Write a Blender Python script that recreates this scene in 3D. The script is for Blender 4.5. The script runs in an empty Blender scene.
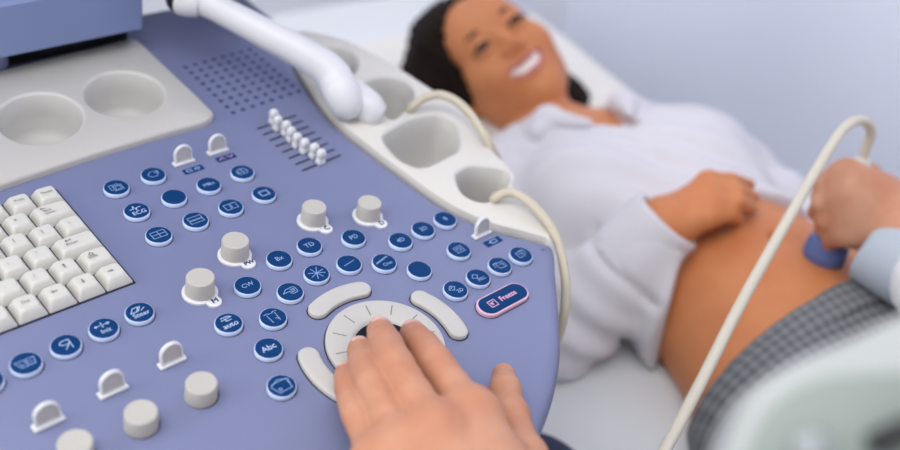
import bpy, bmesh, math, random
import numpy as np
from mathutils import Vector, Matrix

random.seed(7)
rng = np.random.default_rng(7)
SC = bpy.context.scene
COL = SC.collection

# ------------------------------------------------------------------ camera
F_PX, PITCH, CAM_Z = 950.0, math.radians(35.0), 1.36
cam_data = bpy.data.cameras.new('camera')
cam = bpy.data.objects.new('camera', cam_data)
COL.objects.link(cam)
cam.location = (0, 0, CAM_Z)
cam.rotation_euler = (math.radians(90) - PITCH, 0, 0)
cam_data.sensor_width = 36.0
cam_data.lens = F_PX / 900.0 * 36.0
cam_data.clip_start = 0.02
cam_data.dof.use_dof = True
cam_data.dof.focus_distance = 0.628
cam_data.dof.aperture_fstop = 3.0
SC.camera = cam

# ------------------------------------------------------------------ world, lamps, exposure
world = bpy.data.worlds.new('world')
SC.world = world
world.use_nodes = True
bg = world.node_tree.nodes['Background']
bg.inputs[0].default_value = (0.96, 0.97, 1.0, 1)
bg.inputs[1].default_value = 0.80


def area(name, loc, target, size, power, colr=(1, 1, 1)):
    l = bpy.data.lights.new(name, 'AREA')
    l.shape = 'RECTANGLE'
    l.size, l.size_y = size
    l.energy = power
    l.color = colr
    o = bpy.data.objects.new(name, l)
    COL.objects.link(o)
    o.location = loc
    o.rotation_euler = (Vector(target) - Vector(loc)).to_track_quat('-Z', 'Y').to_euler()
    return o


area('window_daylight', (-2.15, -0.45, 2.15), (0.0, 0.7, 0.9), (1.3, 1.3), 20, (1.0, 0.99, 0.97))
area('ceiling_lamp_light', (-0.05, 0.25, 2.64), (0.35, 1.1, 0.7), (1.6, 1.6), 26, (1.0, 0.99, 0.98))
area('rear_wall_fill_light', (-0.55, 1.35, 2.64), (0.5, 1.35, 0.9), (1.2, 1.2), 17, (1.0, 0.99, 0.98))  # added fill that brightens the walls, not a known lamp of the room
SC.view_settings.view_transform = 'Standard'
SC.view_settings.look = 'None'
SC.view_settings.exposure = 0.15
SC.view_settings.gamma = 1.0

# ------------------------------------------------------------------ frames
SP, CP = math.sin(PITCH), math.cos(PITCH)


def c2w(p):
    return Vector((p[0], -p[1] * SP + p[2] * CP, CAM_Z - p[1] * CP - p[2] * SP))


def cvec(p):
    return Vector((p[0], -p[1] * SP + p[2] * CP, -p[1] * CP - p[2] * SP))


def spot(px, py, depth):
    """a point of the room seen at image position px, py at a given depth (metres)"""
    return c2w(((px - 450) / F_PX * depth, (py - 225) / F_PX * depth, depth))


def at_height(px, py, z):
    a, b = (px - 450) / F_PX, (py - 225) / F_PX
    d = (CAM_Z - z) / (b * CP + SP)
    return spot(px, py, d)


# the console's control panel: a plane tilted towards the operator
N_C = Vector((0.185, -0.767, -0.615)).normalized()
U_C = Vector((0.72375, -0.316932, 0.612977))
U_C = (U_C - N_C * U_C.dot(N_C)).normalized()
Y_C = N_C.cross(U_C)
PANEL_D = 0.439


def unproject(px, py, h):
    ray = Vector(((px - 450) / F_PX, (py - 225) / F_PX, 1.0))
    return ray * (-(PANEL_D - h) / N_C.dot(ray))


RING_C = U_C * 0.3172732 + Y_C * 0.2849386 - N_C * PANEL_D
R3 = Matrix((cvec(U_C), cvec(Y_C), cvec(N_C))).transposed()
MP = Matrix.Translation(c2w(RING_C)) @ R3.to_4x4()       # panel frame: x along the keyboard rows, y away from the operator, z off the panel


def Q(px, py, h=0.0):
    """panel coordinates (metres) of an image position, h millimetres above the panel"""
    p = unproject(px, py, h * 0.001) - RING_C
    return Vector((p.dot(U_C), p.dot(Y_C), h * 0.001))


# ------------------------------------------------------------------ materials
def lin(h):
    h = h.lstrip('#')
    o = []
    for i in (0, 2, 4):
        c = int(h[i:i + 2], 16) / 255
        o.append(c / 12.92 if c <= 0.04045 else ((c + 0.055) / 1.055) ** 2.4)
    return (*o, 1)


def mat(name, col, rough=0.45, vary=0.04, scale=30, bump=0.0, bscale=400, sss=0.0, spec=0.5, metal=0.0, coat=0.0):
    m = bpy.data.materials.new(name)
    m.use_nodes = True
    nt = m.node_tree
    b = nt.nodes['Principled BSDF']
    c = lin(col)
    tc = nt.nodes.new('ShaderNodeTexCoord')
    if vary > 0:
        n = nt.nodes.new('ShaderNodeTexNoise')
        n.inputs['Scale'].default_value = scale
        n.inputs['Detail'].default_value = 4
        nt.links.new(tc.outputs['Object'], n.inputs['Vector'])
        r = nt.nodes.new('ShaderNodeMix')
        r.data_type = 'RGBA'
        r.inputs[6].default_value = tuple(x * (1 - vary) for x in c[:3]) + (1,)
        r.inputs[7].default_value = tuple(min(1, x * (1 + vary)) for x in c[:3]) + (1,)
        nt.links.new(n.outputs['Fac'], r.inputs[0])
        nt.links.new(r.outputs[2], b.inputs['Base Color'])
    else:
        b.inputs['Base Color'].default_value = c
    if bump > 0:
        n2 = nt.nodes.new('ShaderNodeTexNoise')
        n2.inputs['Scale'].default_value = bscale
        nt.links.new(tc.outputs['Object'], n2.inputs['Vector'])
        bp = nt.nodes.new('ShaderNodeBump')
        bp.inputs['Strength'].default_value = bump
        bp.inputs['Distance'].default_value = 0.001
        nt.links.new(n2.outputs['Fac'], bp.inputs['Height'])
        nt.links.new(bp.outputs[0], b.inputs['Normal'])
    b.inputs['Roughness'].default_value = rough
    b.inputs['Specular IOR Level'].default_value = spec
    b.inputs['Metallic'].default_value = metal
    b.inputs['Coat Weight'].default_value = coat
    if sss > 0:
        b.inputs['Subsurface Weight'].default_value = sss
        b.inputs['Subsurface Radius'].default_value = (0.006, 0.0025, 0.0015)
        b.inputs['Subsurface Scale'].default_value = 1.0
    return m


def skin_mat(name, c1, c2, scale=28):
    """two skin tones in soft blotches"""
    m = mat(name, c1, 0.5, 0.0, sss=0.0, spec=0.35)
    nt = m.node_tree
    b = nt.nodes['Principled BSDF']
    tc = nt.nodes.new('ShaderNodeTexCoord')
    n = nt.nodes.new('ShaderNodeTexNoise')
    n.inputs['Scale'].default_value = scale
    n.inputs['Detail'].default_value = 5
    nt.links.new(tc.outputs['Object'], n.inputs['Vector'])
    rp = nt.nodes.new('ShaderNodeValToRGB')
    rp.color_ramp.elements[0].position = 0.36
    rp.color_ramp.elements[1].position = 0.68
    rp.color_ramp.elements[0].color = lin(c1)
    rp.color_ramp.elements[1].color = lin(c2)
    nt.links.new(n.outputs['Fac'], rp.inputs[0])
    nt.links.new(rp.outputs[0], b.inputs['Base Color'])
    n2 = nt.nodes.new('ShaderNodeTexVoronoi')
    n2.inputs['Scale'].default_value = 700
    nt.links.new(tc.outputs['Object'], n2.inputs['Vector'])
    bp = nt.nodes.new('ShaderNodeBump')
    bp.inputs['Strength'].default_value = 0.12
    bp.inputs['Distance'].default_value = 0.0006
    nt.links.new(n2.outputs['Distance'], bp.inputs['Height'])
    nt.links.new(bp.outputs[0], b.inputs['Normal'])
    return m


def plaid_mat(name):
    m = mat(name, '#55565a', 0.85, 0.0)
    nt = m.node_tree
    b = nt.nodes['Principled BSDF']
    tc = nt.nodes.new('ShaderNodeTexCoord')
    mixes = []
    for d, sc in (('X', 34), ('Y', 34), ('X', 110), ('Y', 110)):
        w = nt.nodes.new('ShaderNodeTexWave')
        w.bands_direction = d
        w.inputs['Scale'].default_value = sc
        w.inputs['Distortion'].default_value = 0.6
        nt.links.new(tc.outputs['Object'], w.inputs['Vector'])
        mixes.append(w)
    a = nt.nodes.new('ShaderNodeMath'); a.operation = 'ADD'
    nt.links.new(mixes[0].outputs['Fac'], a.inputs[0]); nt.links.new(mixes[1].outputs['Fac'], a.inputs[1])
    a2 = nt.nodes.new('ShaderNodeMath'); a2.operation = 'ADD'
    nt.links.new(mixes[2].outputs['Fac'], a2.inputs[0]); nt.links.new(mixes[3].outputs['Fac'], a2.inputs[1])
    a3 = nt.nodes.new('ShaderNodeMath'); a3.operation = 'MULTIPLY_ADD'
    nt.links.new(a2.outputs[0], a3.inputs[0]); a3.inputs[1].default_value = 0.4
    nt.links.new(a.outputs[0], a3.inputs[2])
    rp = nt.nodes.new('ShaderNodeValToRGB')
    rp.color_ramp.elements[0].color = lin('#4a4b4f')
    rp.color_ramp.elements[1].color = lin('#808184')
    dv = nt.nodes.new('ShaderNodeMath'); dv.operation = 'MULTIPLY'; dv.inputs[1].default_value = 0.36
    nt.links.new(a3.outputs[0], dv.inputs[0])
    nt.links.new(dv.outputs[0], rp.inputs[0])
    nt.links.new(rp.outputs[0], b.inputs['Base Color'])
    return m


M = dict(
    blue=mat('lilac_blue_plastic', '#73799b', 0.42, 0.03, 12, 0.05, 900),
    monitor=mat('monitor_blue_plastic', '#808eb8', 0.4, 0.03, 8),
    navy_screen=mat('dark_blue_screen', '#3d4c7c', 0.2, 0.05, 5),
    grey_white=mat('warm_white_plastic', '#bcb9b4', 0.42, 0.02, 14, 0.05, 900),
    beige=mat('cream_plastic', '#d3cfc7', 0.45, 0.02, 14, 0.04, 900),
    cup=mat('grey_cup_plastic', '#cac8c4', 0.5, 0.03, 20),
    white=mat('white_plastic', '#d6d6d9', 0.35, 0.015, 14),
    key=mat('ivory_key_plastic', '#cac8c1', 0.5, 0.02, 60),
    keyink=mat('grey_key_ink', '#77736f', 0.6, 0.0),
    knob=mat('pale_grey_knob_plastic', '#b7b3ac', 0.5, 0.02, 60, 0.05, 1500),
    paddle=mat('grey_paddle_plastic', '#b5b2b2', 0.5, 0.02, 60),
    btnring=mat('pale_blue_button_plastic', '#c6d6f2', 0.35, 0.02, 60),
    pinkring=mat('pink_button_plastic', '#dcb3c4', 0.35, 0.02, 60),
    btncap=mat('deep_blue_button_cap', '#0a3768', 0.6, 0.04, 60, spec=0.1),
    legend=mat('pale_blue_legend', '#94add8', 0.5, 0.0),
    legendw=mat('white_legend', '#bccdea', 0.5, 0.0),
    legendp=mat('pink_legend', '#dba7c4', 0.5, 0.0),
    dark=mat('dark_gap_and_shadow', '#1b1c30', 0.7, 0.0),
    ink=mat('navy_ink', '#26325e', 0.6, 0.0),
    notch=mat('grey_notch', '#827f7b', 0.6, 0.0),
    hole=mat('speaker_hole', '#2c3668', 0.8, 0.0),
    slot=mat('black_slot', '#16182a', 0.6, 0.0),
    black=mat('black_rubber', '#0d0d12', 0.5, 0.03, 30),
    ball=mat('black_trackball', '#0c0c10', 0.15, 0.0),
    cable=mat('cream_cable_rubber', '#c2b9a5', 0.55, 0.03, 40),
    cablew=mat('pale_cable_rubber', '#c3bdae', 0.5, 0.03, 40),
    probe=mat('pale_grey_probe_plastic', '#cfcac2', 0.4, 0.02, 40),
    probeblue=mat('blue_probe_rubber', '#56669a', 0.5, 0.04, 40),
    skin=skin_mat('fair_skin', '#c08c70', '#b77b5e', 34),
    skin2=skin_mat('tan_skin', '#ca8354', '#be7448', 16),
    skin3=skin_mat('pink_fair_skin', '#dca38e', '#cf8a78', 26),
    nail=mat('pink_fingernail', '#dfb0a0', 0.22, 0.03, 200),
    lips=mat('pink_lips', '#bd6f66', 0.4, 0.04, 60),
    teeth=mat('white_teeth', '#f6f2ec', 0.25, 0.0),
    eyew=mat('eye_white', '#c9beb8', 0.3, 0.0),
    iris=mat('brown_iris', '#2e1c14', 0.15, 0.0),
    lash=mat('dark_lashes', '#2a1a14', 0.7, 0.0),
    hair=mat('dark_brown_hair', '#190e09', 0.6, 0.3, 60, 0.4, 220, spec=0.12),
    shirt=mat('white_cotton', '#cfccd1', 0.85, 0.02, 20, 0.25, 160),
    coat=mat('white_coat_cotton', '#dcdde1', 0.85, 0.02, 20),
    cuff=mat('pale_blue_cotton', '#a8b0bb', 0.85, 0.03, 30),
    navy=mat('navy_cotton', '#27304a', 0.9, 0.05, 40),
    plaid=plaid_mat('grey_plaid_cloth'),
    sheet=mat('white_bed_sheet', '#d8dadc', 0.85, 0.02, 6, 0.15, 60),
    pillow=mat('cream_pillow_cotton', '#dddad4', 0.9, 0.02, 8),
    metal=mat('grey_painted_metal', '#b8bcc2', 0.4, 0.02, 20),
    case=mat('white_case_plastic', '#a2a6a5', 0.5, 0.01, 10),
    mint=mat('pale_green_panel', '#828c86', 0.5, 0.02, 10),
    chrome=mat('bright_chrome', '#8f9496', 0.4, 0.0, metal=0.3),
    earring=mat('gold_earring', '#d8b070', 0.25, 0.0, metal=1.0),
    wallblue=mat('pale_blue_wall_paint', '#e2e6f6', 0.9, 0.015, 3),
    wallwhite=mat('off_white_wall_paint', '#e6e7ef', 0.9, 0.015, 3),
    ceil=mat('white_ceiling_paint', '#f2f2f2', 0.9, 0.01, 3),
    floor=mat('grey_vinyl_floor', '#a9adb3', 0.45, 0.06, 8),
)

# ------------------------------------------------------------------ object helpers
WM = {}


def tag(o, label=None, cat=None, group=None, kind=None):
    if label: o['label'] = label
    if cat: o['category'] = cat
    if group: o['group'] = group
    if kind: o['kind'] = kind
    return o


def place(o, world_mat, parent=None):
    WM[o.name] = world_mat
    if parent is not None:
        o.parent = parent
        o.matrix_parent_inverse = Matrix.Identity(4)
        o.matrix_basis = WM[parent.name].inverted() @ world_mat
    else:
        o.matrix_basis = world_mat
    return o


def empty(name, world_mat):
    o = bpy.data.objects.new(name, None)
    o.empty_display_size = 0.05
    COL.objects.link(o)
    return place(o, world_mat)


def link_mesh(name, me, mats, world_mat=Matrix.Identity(4), parent=None, smooth=None):
    if me.materials is not None and len(me.materials) == 0:
        for m in (mats if isinstance(mats, (list, tuple)) else [mats]):
            me.materials.append(m)
    o = bpy.data.objects.new(name, me)
    COL.objects.link(o)
    if smooth is not None:
        for p in me.polygons:
            p.use_smooth = True
        if smooth < 180:
            me.set_sharp_from_angle(angle=math.radians(smooth))
    return place(o, world_mat, parent)


def build(name, bm, mats, world_mat=Matrix.Identity(4), parent=None, smooth=35, recalc=True):
    if recalc:
        bmesh.ops.recalc_face_normals(bm, faces=bm.faces)
    me = bpy.data.meshes.new(name)
    bm.to_mesh(me)
    bm.free()
    return link_mesh(name, me, mats, world_mat, parent, smooth)


def T(x, y, z=0.0):
    return Matrix.Translation((x, y, z))


def setmi(faces, mi):
    for f in faces:
        f.material_index = mi


def loft(bm, loops, mi=0, cap0=True, cap1=True, closed=True):
    vs = [[bm.verts.new(p) for p in L] for L in loops]
    fs = []
    n = len(vs[0])
    for a, b in zip(vs[:-1], vs[1:]):
        for i in range(n if closed else n - 1):
            j = (i + 1) % n
            fs.append(bm.faces.new((a[i], a[j], b[j], b[i])))
    if cap0: fs.append(bm.faces.new(list(reversed(vs[0]))))
    if cap1: fs.append(bm.faces.new(vs[-1]))
    setmi(fs, mi)
    return fs


def circle(r, z, n=40, cx=0, cy=0, ry=None):
    return [Vector((cx + r * math.cos(2 * math.pi * i / n), cy + (ry or r) * math.sin(2 * math.pi * i / n), z)) for i in range(n)]


def lathe(bm, prof, n=40, mi=0, cx=0, cy=0, cap0=True, cap1=True):
    return loft(bm, [circle(r, z, n, cx, cy) for r, z in prof], mi, cap0, cap1)


def offset_poly(pts, d):
    """pts: 2D counter-clockwise outline; d > 0 moves inwards"""
    n = len(pts)
    out = []
    for i in range(n):
        p0, p1, p2 = Vector(pts[i - 1]), Vector(pts[i]), Vector(pts[(i + 1) % n])
        e1 = (p1 - p0); e2 = (p2 - p1)
        if e1.length < 1e-9 or e2.length < 1e-9:
            out.append(p1); continue
        n1 = Vector((-e1.y, e1.x)).normalized(); n2 = Vector((-e2.y, e2.x)).normalized()
        nn = n1 + n2
        if nn.length < 1e-6: nn = n1
        nn.normalize()
        c = max(0.4, nn.dot(n1))
        out.append(p1 + nn * (d / c))
    return out


def ccw(pts):
    a = sum(pts[i - 1][0] * pts[i][1] - pts[i][0] * pts[i - 1][1] for i in range(len(pts)))
    return list(pts) if a > 0 else list(reversed(pts))


def slab(bm, outline, prof, mi=0, cap0=True, cap1=True):
    """outline in plan, prof = [(inset, height)...] from the bottom up"""
    o = ccw([Vector((p[0], p[1])) for p in outline])
    loops = [[Vector((p.x, p.y, h)) for p in offset_poly(o, d)] for d, h in prof]
    return loft(bm, loops, mi, cap0, cap1)


def round_poly(pts, r, seg=5):
    """round the corners of a polygon"""
    n = len(pts); out = []
    rr = r if isinstance(r, (list, tuple)) else [r] * n
    for i in range(n):
        p0, p1, p2 = Vector(pts[i - 1][:2]), Vector(pts[i][:2]), Vector(pts[(i + 1) % n][:2])
        a = (p0 - p1); b = (p2 - p1)
        q = min(rr[i], a.length * 0.45, b.length * 0.45)
        if q < 1e-6:
            out.append(p1); continue
        A = p1 + a.normalized() * q; B = p1 + b.normalized() * q
        for k in range(seg + 1):
            t = k / seg
            out.append(A * (1 - t) ** 2 + p1 * 2 * t * (1 - t) + B * t ** 2)
    return out


def spline(pts, per=8, closed=False):
    """Catmull-Rom through the points (tuples of any size)"""
    P = [np.array(p, float) for p in pts]
    n = len(P); out = []
    rng_ = range(n) if closed else range(n - 1)
    for i in rng_:
        if closed:
            a, b, c, d = P[i - 1], P[i], P[(i + 1) % n], P[(i + 2) % n]
        else:
            b, c = P[i], P[i + 1]
            a = P[i - 1] if i > 0 else 2 * b - c
            d = P[i + 2] if i + 2 < n else 2 * c - b
        for k in range(per):
            t = k / per
            out.append(0.5 * (2 * b + (c - a) * t + (2 * a - 5 * b + 4 * c - d) * t * t + (3 * b - a - 3 * c + d) * t ** 3))
    if not closed: out.append(P[-1])
    return out


def tube(bm, path, rad, n=14, mi=0, cap=True):
    path = [Vector(p[:3]) for p in path]
    rads = rad if isinstance(rad, (list, tuple)) else [rad] * len(path)
    t = (path[1] - path[0]).normalized()
    up = Vector((0, 0, 1)) if abs(t.z) < 0.9 else Vector((1, 0, 0))
    a = t.cross(up).normalized()
    loops = []
    for i, p in enumerate(path):
        t = (path[min(i + 1, len(path) - 1)] - path[max(i - 1, 0)]).normalized()
        a = (a - t * a.dot(t)).normalized()
        b = t.cross(a)
        loops.append([p + (a * math.cos(2 * math.pi * k / n) + b * math.sin(2 * math.pi * k / n)) * rads[i] for k in range(n)])
    return loft(bm, loops, mi, cap, cap)


def box(bm, lo, hi, mi=0, bev=0.0):
    o = [(lo[0], lo[1]), (hi[0], lo[1]), (hi[0], hi[1]), (lo[0], hi[1])]
    if bev > 0:
        o = round_poly(o, bev * 1.5, 4)
        prof = [(bev, lo[2]), (bev * .3, lo[2] + bev * .3), (0, lo[2] + bev), (0, hi[2] - bev), (bev * .3, hi[2] - bev * .3), (bev, hi[2])]
    else:
        prof = [(0, lo[2]), (0, hi[2])]
    return slab(bm, o, prof, mi)


def plate_with_holes(bm, outer, holes, z, mi=0):
    """a flat face with holes at height z; returns nothing"""
    edges = []
    for loop in [outer] + holes:
        vs = [bm.verts.new((p[0], p[1], z)) for p in loop]
        for i in range(len(vs)):
            edges.append(bm.edges.new((vs[i - 1], vs[i])))
    r = bmesh.ops.triangle_fill(bm, use_beauty=True, use_dissolve=False, edges=edges, normal=(0, 0, 1))
    fs = [g for g in r['geom'] if isinstance(g, bmesh.types.BMFace)]
    setmi(fs, mi)
    return fs


_txt = {}


def text_mesh(s):
    if s not in _txt:
        c = bpy.data.curves.new('text', 'FONT')
        c.body = s
        c.align_x = 'CENTER'; c.align_y = 'CENTER'
        c.size = 1.0
        c.resolution_u = 3
        o = bpy.data.objects.new('text', c)
        COL.objects.link(o)
        dg = bpy.context.evaluated_depsgraph_get()
        me = bpy.data.meshes.new_from_object(o.evaluated_get(dg))
        _txt[s] = ([tuple(v.co) for v in me.vertices], [tuple(p.vertices) for p in me.polygons])
        bpy.data.objects.remove(o); bpy.data.curves.remove(c); bpy.data.meshes.remove(me)
    return _txt[s]


def add_text(bm, s, x, y, z, size, mi=1, bold=0.0, sx=1.0, rot=0.0):
    V, Fc = text_mesh(s)
    offs = [(0, 0)] if not bold else [(-bold, 0), (bold, 0), (0, bold), (0, -bold)]
    ca, sa = math.cos(rot), math.sin(rot)
    for k, (ox, oy) in enumerate(offs):
        vs = []
        for v in V:
            a, b = v[0] * size * sx + ox, v[1] * size + oy
            vs.append(bm.verts.new((x + a * ca - b * sa, y + a * sa + b * ca, z + 2e-6 * k)))
        for f in Fc:
            try:
                fc = bm.faces.new([vs[i] for i in f]); fc.material_index = mi
            except ValueError:
                pass


def strokes(bm, lines, z, w=0.0007, mi=1, s=0.001):
    for L in lines:
        for a, b in zip(L[:-1], L[1:]):
            a = Vector(a) * s; b = Vector(b) * s
            d = (b - a)
            if d.length < 1e-7: continue
            d.normalize()
            nn = Vector((-d.y, d.x)) * w / 2
            a2, b2 = a - d * w * .4, b + d * w * .4
            f = bm.faces.new([bm.verts.new((p.x, p.y, z)) for p in (a2 - nn, b2 - nn, b2 + nn, a2 + nn)])
            f.material_index = mi


# ------------------------------------------------------------------ implicit surfaces (smooth blended bodies meshed with surface nets)
class Field:
    def __init__(s, lo, hi, res):
        s.lo = np.array(lo, np.float32); s.res = res
        s.n = np.ceil((np.array(hi) - np.array(lo)) / res).astype(int) + 1
        s.f = np.full(s.n, 0.5, np.float32)

    def sub(s, lo, hi):
        i0 = np.clip(np.floor((np.array(lo) - s.lo) / s.res).astype(int), 0, s.n - 1)
        i1 = np.clip(np.ceil((np.array(hi) - s.lo) / s.res).astype(int) + 1, 1, s.n)
        if np.any(i1 <= i0): return None, None
        sl = tuple(slice(a, b) for a, b in zip(i0, i1))
        ax = [(s.lo[d] + s.res * np.arange(i0[d], i1[d])).astype(np.float32) for d in range(3)]
        return sl, (ax[0][:, None, None], ax[1][None, :, None], ax[2][None, None, :])

    def comb(s, sl, d, k, op):
        f = s.f[sl]
        if op == 'u':
            if k > 0:
                h = np.maximum(k - np.abs(f - d), 0) / k
                s.f[sl] = np.minimum(f, d) - h * h * k * 0.25
            else:
                s.f[sl] = np.minimum(f, d)
        elif op == 's':
            if k > 0:
                h = np.maximum(k - np.abs(f + d), 0) / k
                s.f[sl] = np.maximum(f, -d) + h * h * k * 0.25
            else:
                s.f[sl] = np.maximum(f, -d)

    def cap(s, a, b, ra, rb=None, k=0.0, op='u', flat=None):
        """tapered capsule"""
        rb = ra if rb is None else rb
        a = np.array(a, float); b = np.array(b, float)
        m = max(ra, rb) + k + 4 * s.res
        sl, X = s.sub(np.minimum(a, b) - m, np.maximum(a, b) + m)
        if sl is None: return
        ab = b - a; L2 = max(ab @ ab, 1e-12)
        t = ((X[0] - a[0]) * ab[0] + (X[1] - a[1]) * ab[1] + (X[2] - a[2]) * ab[2]) / L2
        t = np.clip(t, 0, 1)
        d = np.sqrt((X[0] - a[0] - t * ab[0]) ** 2 + (X[1] - a[1] - t * ab[1]) ** 2 + (X[2] - a[2] - t * ab[2]) ** 2) - (ra + (rb - ra) * t)
        s.comb(sl, d, k, op)

    def ell(s, c, r, R=None, k=0.0, op='u'):
        """ellipsoid; R: 3x3 rows = its axes"""
        c = np.array(c, float); r = np.array(r, float)
        R = np.eye(3) if R is None else np.array(R, float)
        ext = np.sqrt(((R * r[:, None]) ** 2).sum(0)) + k + 4 * s.res
        sl, X = s.sub(c - ext, c + ext)
        if sl is None: return
        dx = [X[i] - c[i] for i in range(3)]
        q = [R[j, 0] * dx[0] + R[j, 1] * dx[1] + R[j, 2] * dx[2] for j in range(3)]
        k0 = np.sqrt((q[0] / r[0]) ** 2 + (q[1] / r[1]) ** 2 + (q[2] / r[2]) ** 2)
        k1 = np.sqrt((q[0] / r[0] ** 2) ** 2 + (q[1] / r[1] ** 2) ** 2 + (q[2] / r[2] ** 2) ** 2)
        d = k0 * (k0 - 1) / np.maximum(k1, 1e-6)
        s.comb(sl, d, k, op)

    def chain(s, pts, rads, k=0.0):
        for i in range(len(pts) - 1):
            s.cap(pts[i], pts[i + 1], rads[i], rads[i + 1], k)

    def grid(s):
        return s.sub(s.lo, s.lo + s.res * s.n)[1]

    def mesh(s, name, smooth=1):
        f = s.f
        f[0], f[-1], f[:, 0], f[:, -1], f[:, :, 0], f[:, :, -1] = [0.01] * 6
        sg = f < 0
        c = np.zeros(np.array(f.shape) - 1, np.int8)
        for i in (0, 1):
            for j in (0, 1):
                for k in (0, 1):
                    c += sg[i:f.shape[0] - 1 + i, j:f.shape[1] - 1 + j, k:f.shape[2] - 1 + k]
        act = (c > 0) & (c < 8)
        I = np.argwhere(act)
        idx = np.full(act.shape, -1, np.int32)
        idx[act] = np.arange(len(I))
        pos = np.zeros((len(I), 3)); cnt = np.zeros(len(I))
        for d in range(3):
            e = np.eye(3, dtype=int)[d]
            o = [np.eye(3, dtype=int)[q] for q in range(3) if q != d]
            for u in (0, 1):
                for v in (0, 1):
                    A = I + o[0] * u + o[1] * v
                    B = A + e
                    fa = f[A[:, 0], A[:, 1], A[:, 2]]; fb = f[B[:, 0], B[:, 1], B[:, 2]]
                    mk = (fa < 0) != (fb < 0)
                    t = np.zeros(len(I)); t[mk] = fa[mk] / (fa[mk] - fb[mk])
                    P = A + e * t[:, None]
                    pos[mk] += P[mk]; cnt[mk] += 1
        pos /= cnt[:, None]
        quads = []
        for d in range(3):
            e = np.eye(3, dtype=int)[d]
            o1 = np.eye(3, dtype=int)[(d + 1) % 3]; o2 = np.eye(3, dtype=int)[(d + 2) % 3]
            sh = [slice(None)] * 3; sh2 = [slice(None)] * 3
            sh[d] = slice(0, -1); sh2[d] = slice(1, None)
            s0 = sg[tuple(sh)]; s1 = sg[tuple(sh2)]
            E = np.argwhere(s0 != s1)
            E = E[(E[:, (d + 1) % 3] > 0) & (E[:, (d + 2) % 3] > 0)]
            E = E[(E[:, (d + 1) % 3] < f.shape[(d + 1) % 3] - 1) & (E[:, (d + 2) % 3] < f.shape[(d + 2) % 3] - 1)]
            fl = s0[E[:, 0], E[:, 1], E[:, 2]]
            g = lambda X: idx[X[:, 0], X[:, 1], X[:, 2]]
            q = np.stack([g(E - o1 - o2), g(E - o2), g(E), g(E - o1)], 1)
            q[~fl] = q[~fl][:, ::-1]
            quads.append(q)
        quads = np.concatenate(quads)
        quads = quads[(quads >= 0).all(1)]
        for _ in range(smooth):
            acc = np.zeros_like(pos); n = np.zeros(len(pos))
            for a in range(4):
                i, j = quads[:, a], quads[:, (a + 1) % 4]
                np.add.at(acc, i, pos[j]); np.add.at(n, i, 1)
                np.add.at(acc, j, pos[i]); np.add.at(n, j, 1)
            pos = pos * 0.5 + 0.5 * acc / np.maximum(n, 1)[:, None]
        pos = s.lo + pos * s.res
        return pos, quads


def np_mesh(name, parts):
    """parts: list of (positions, quads) joined into one mesh"""
    P = []; Qd = []; off = 0
    for p, q in parts:
        P.append(p); Qd.append(q + off); off += len(p)
    P = np.concatenate(P).astype(np.float32); Qd = np.concatenate(Qd).astype(np.int32)
    me = bpy.data.meshes.new(name)
    me.vertices.add(len(P)); me.vertices.foreach_set('co', P.ravel())
    me.loops.add(Qd.size); me.loops.foreach_set('vertex_index', Qd.ravel())
    me.polygons.add(len(Qd)); me.polygons.foreach_set('loop_start', np.arange(0, Qd.size, 4, dtype=np.int32))
    me.polygons.foreach_set('loop_total', np.full(len(Qd), 4, np.int32))
    me.update(calc_edges=True)
    me.validate()
    return me


def folds(X, amp, seed, freq=18.0):
    """wandering cloth folds"""
    r = np.random.default_rng(seed)
    out = 0
    for i in range(5):
        k = r.normal(size=3); k /= np.linalg.norm(k); k *= freq * (0.6 + 0.25 * i)
        w = r.normal(size=3) * freq * 0.5
        ph = r.uniform(0, 6.28, 2)
        out = out + np.sin(k[0] * X[0] + k[1] * X[1] + k[2] * X[2] + ph[0] + 1.3 * np.sin(w[0] * X[0] + w[1] * X[1] + w[2] * X[2] + ph[1])) / (1 + 0.3 * i)
    return out * amp


#=====SECTION room
# ------------------------------------------------------------------ the couch's frame: l = patient's left, t = towards the head, a = up
T_AX = Vector((-0.394, 0.919, 0)).normalized()
L_AX = Vector((T_AX.y, -T_AX.x, 0))
PELVIS = Vector((0.36, 0.65, 0.685))
MB = Matrix((L_AX, T_AX, Vector((0, 0, 1)))).transposed().to_4x4()
MB.translation = PELVIS
MBi = MB.inverted()
COUCH = MB.copy(); COUCH.translation = Vector((PELVIS.x, PELVIS.y, 0))


def slab_obj(name, lo, hi, m, frame=COUCH):
    bm = bmesh.new(); box(bm, lo, hi)
    o = build(name, bm, m, frame, None, None)
    tag(o, kind='structure')
    return o


# the room: floor, ceiling, the wall beyond the couch and the wall at its head
slab_obj('floor', (-2.2, -3.2, -0.08), (0.62, 1.55, 0.0), M['floor'])
slab_obj('ceiling', (-2.2, -3.2, 2.7), (0.62, 1.55, 2.78), M['ceil'])
slab_obj('wall_right', (0.56, -3.2, 0.0), (0.62, 1.55, 2.7), M['wallblue'])
slab_obj('wall_back', (-2.2, 1.49, 0.0), (0.56, 1.55, 2.7), M['wallwhite'])
slab_obj('baseboard_right', (0.545, -3.2, 0.0), (0.56, 1.49, 0.09), M['white'])
slab_obj('baseboard_back', (-2.2, 1.475, 0.0), (0.545, 1.49, 0.09), M['white'])

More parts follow.
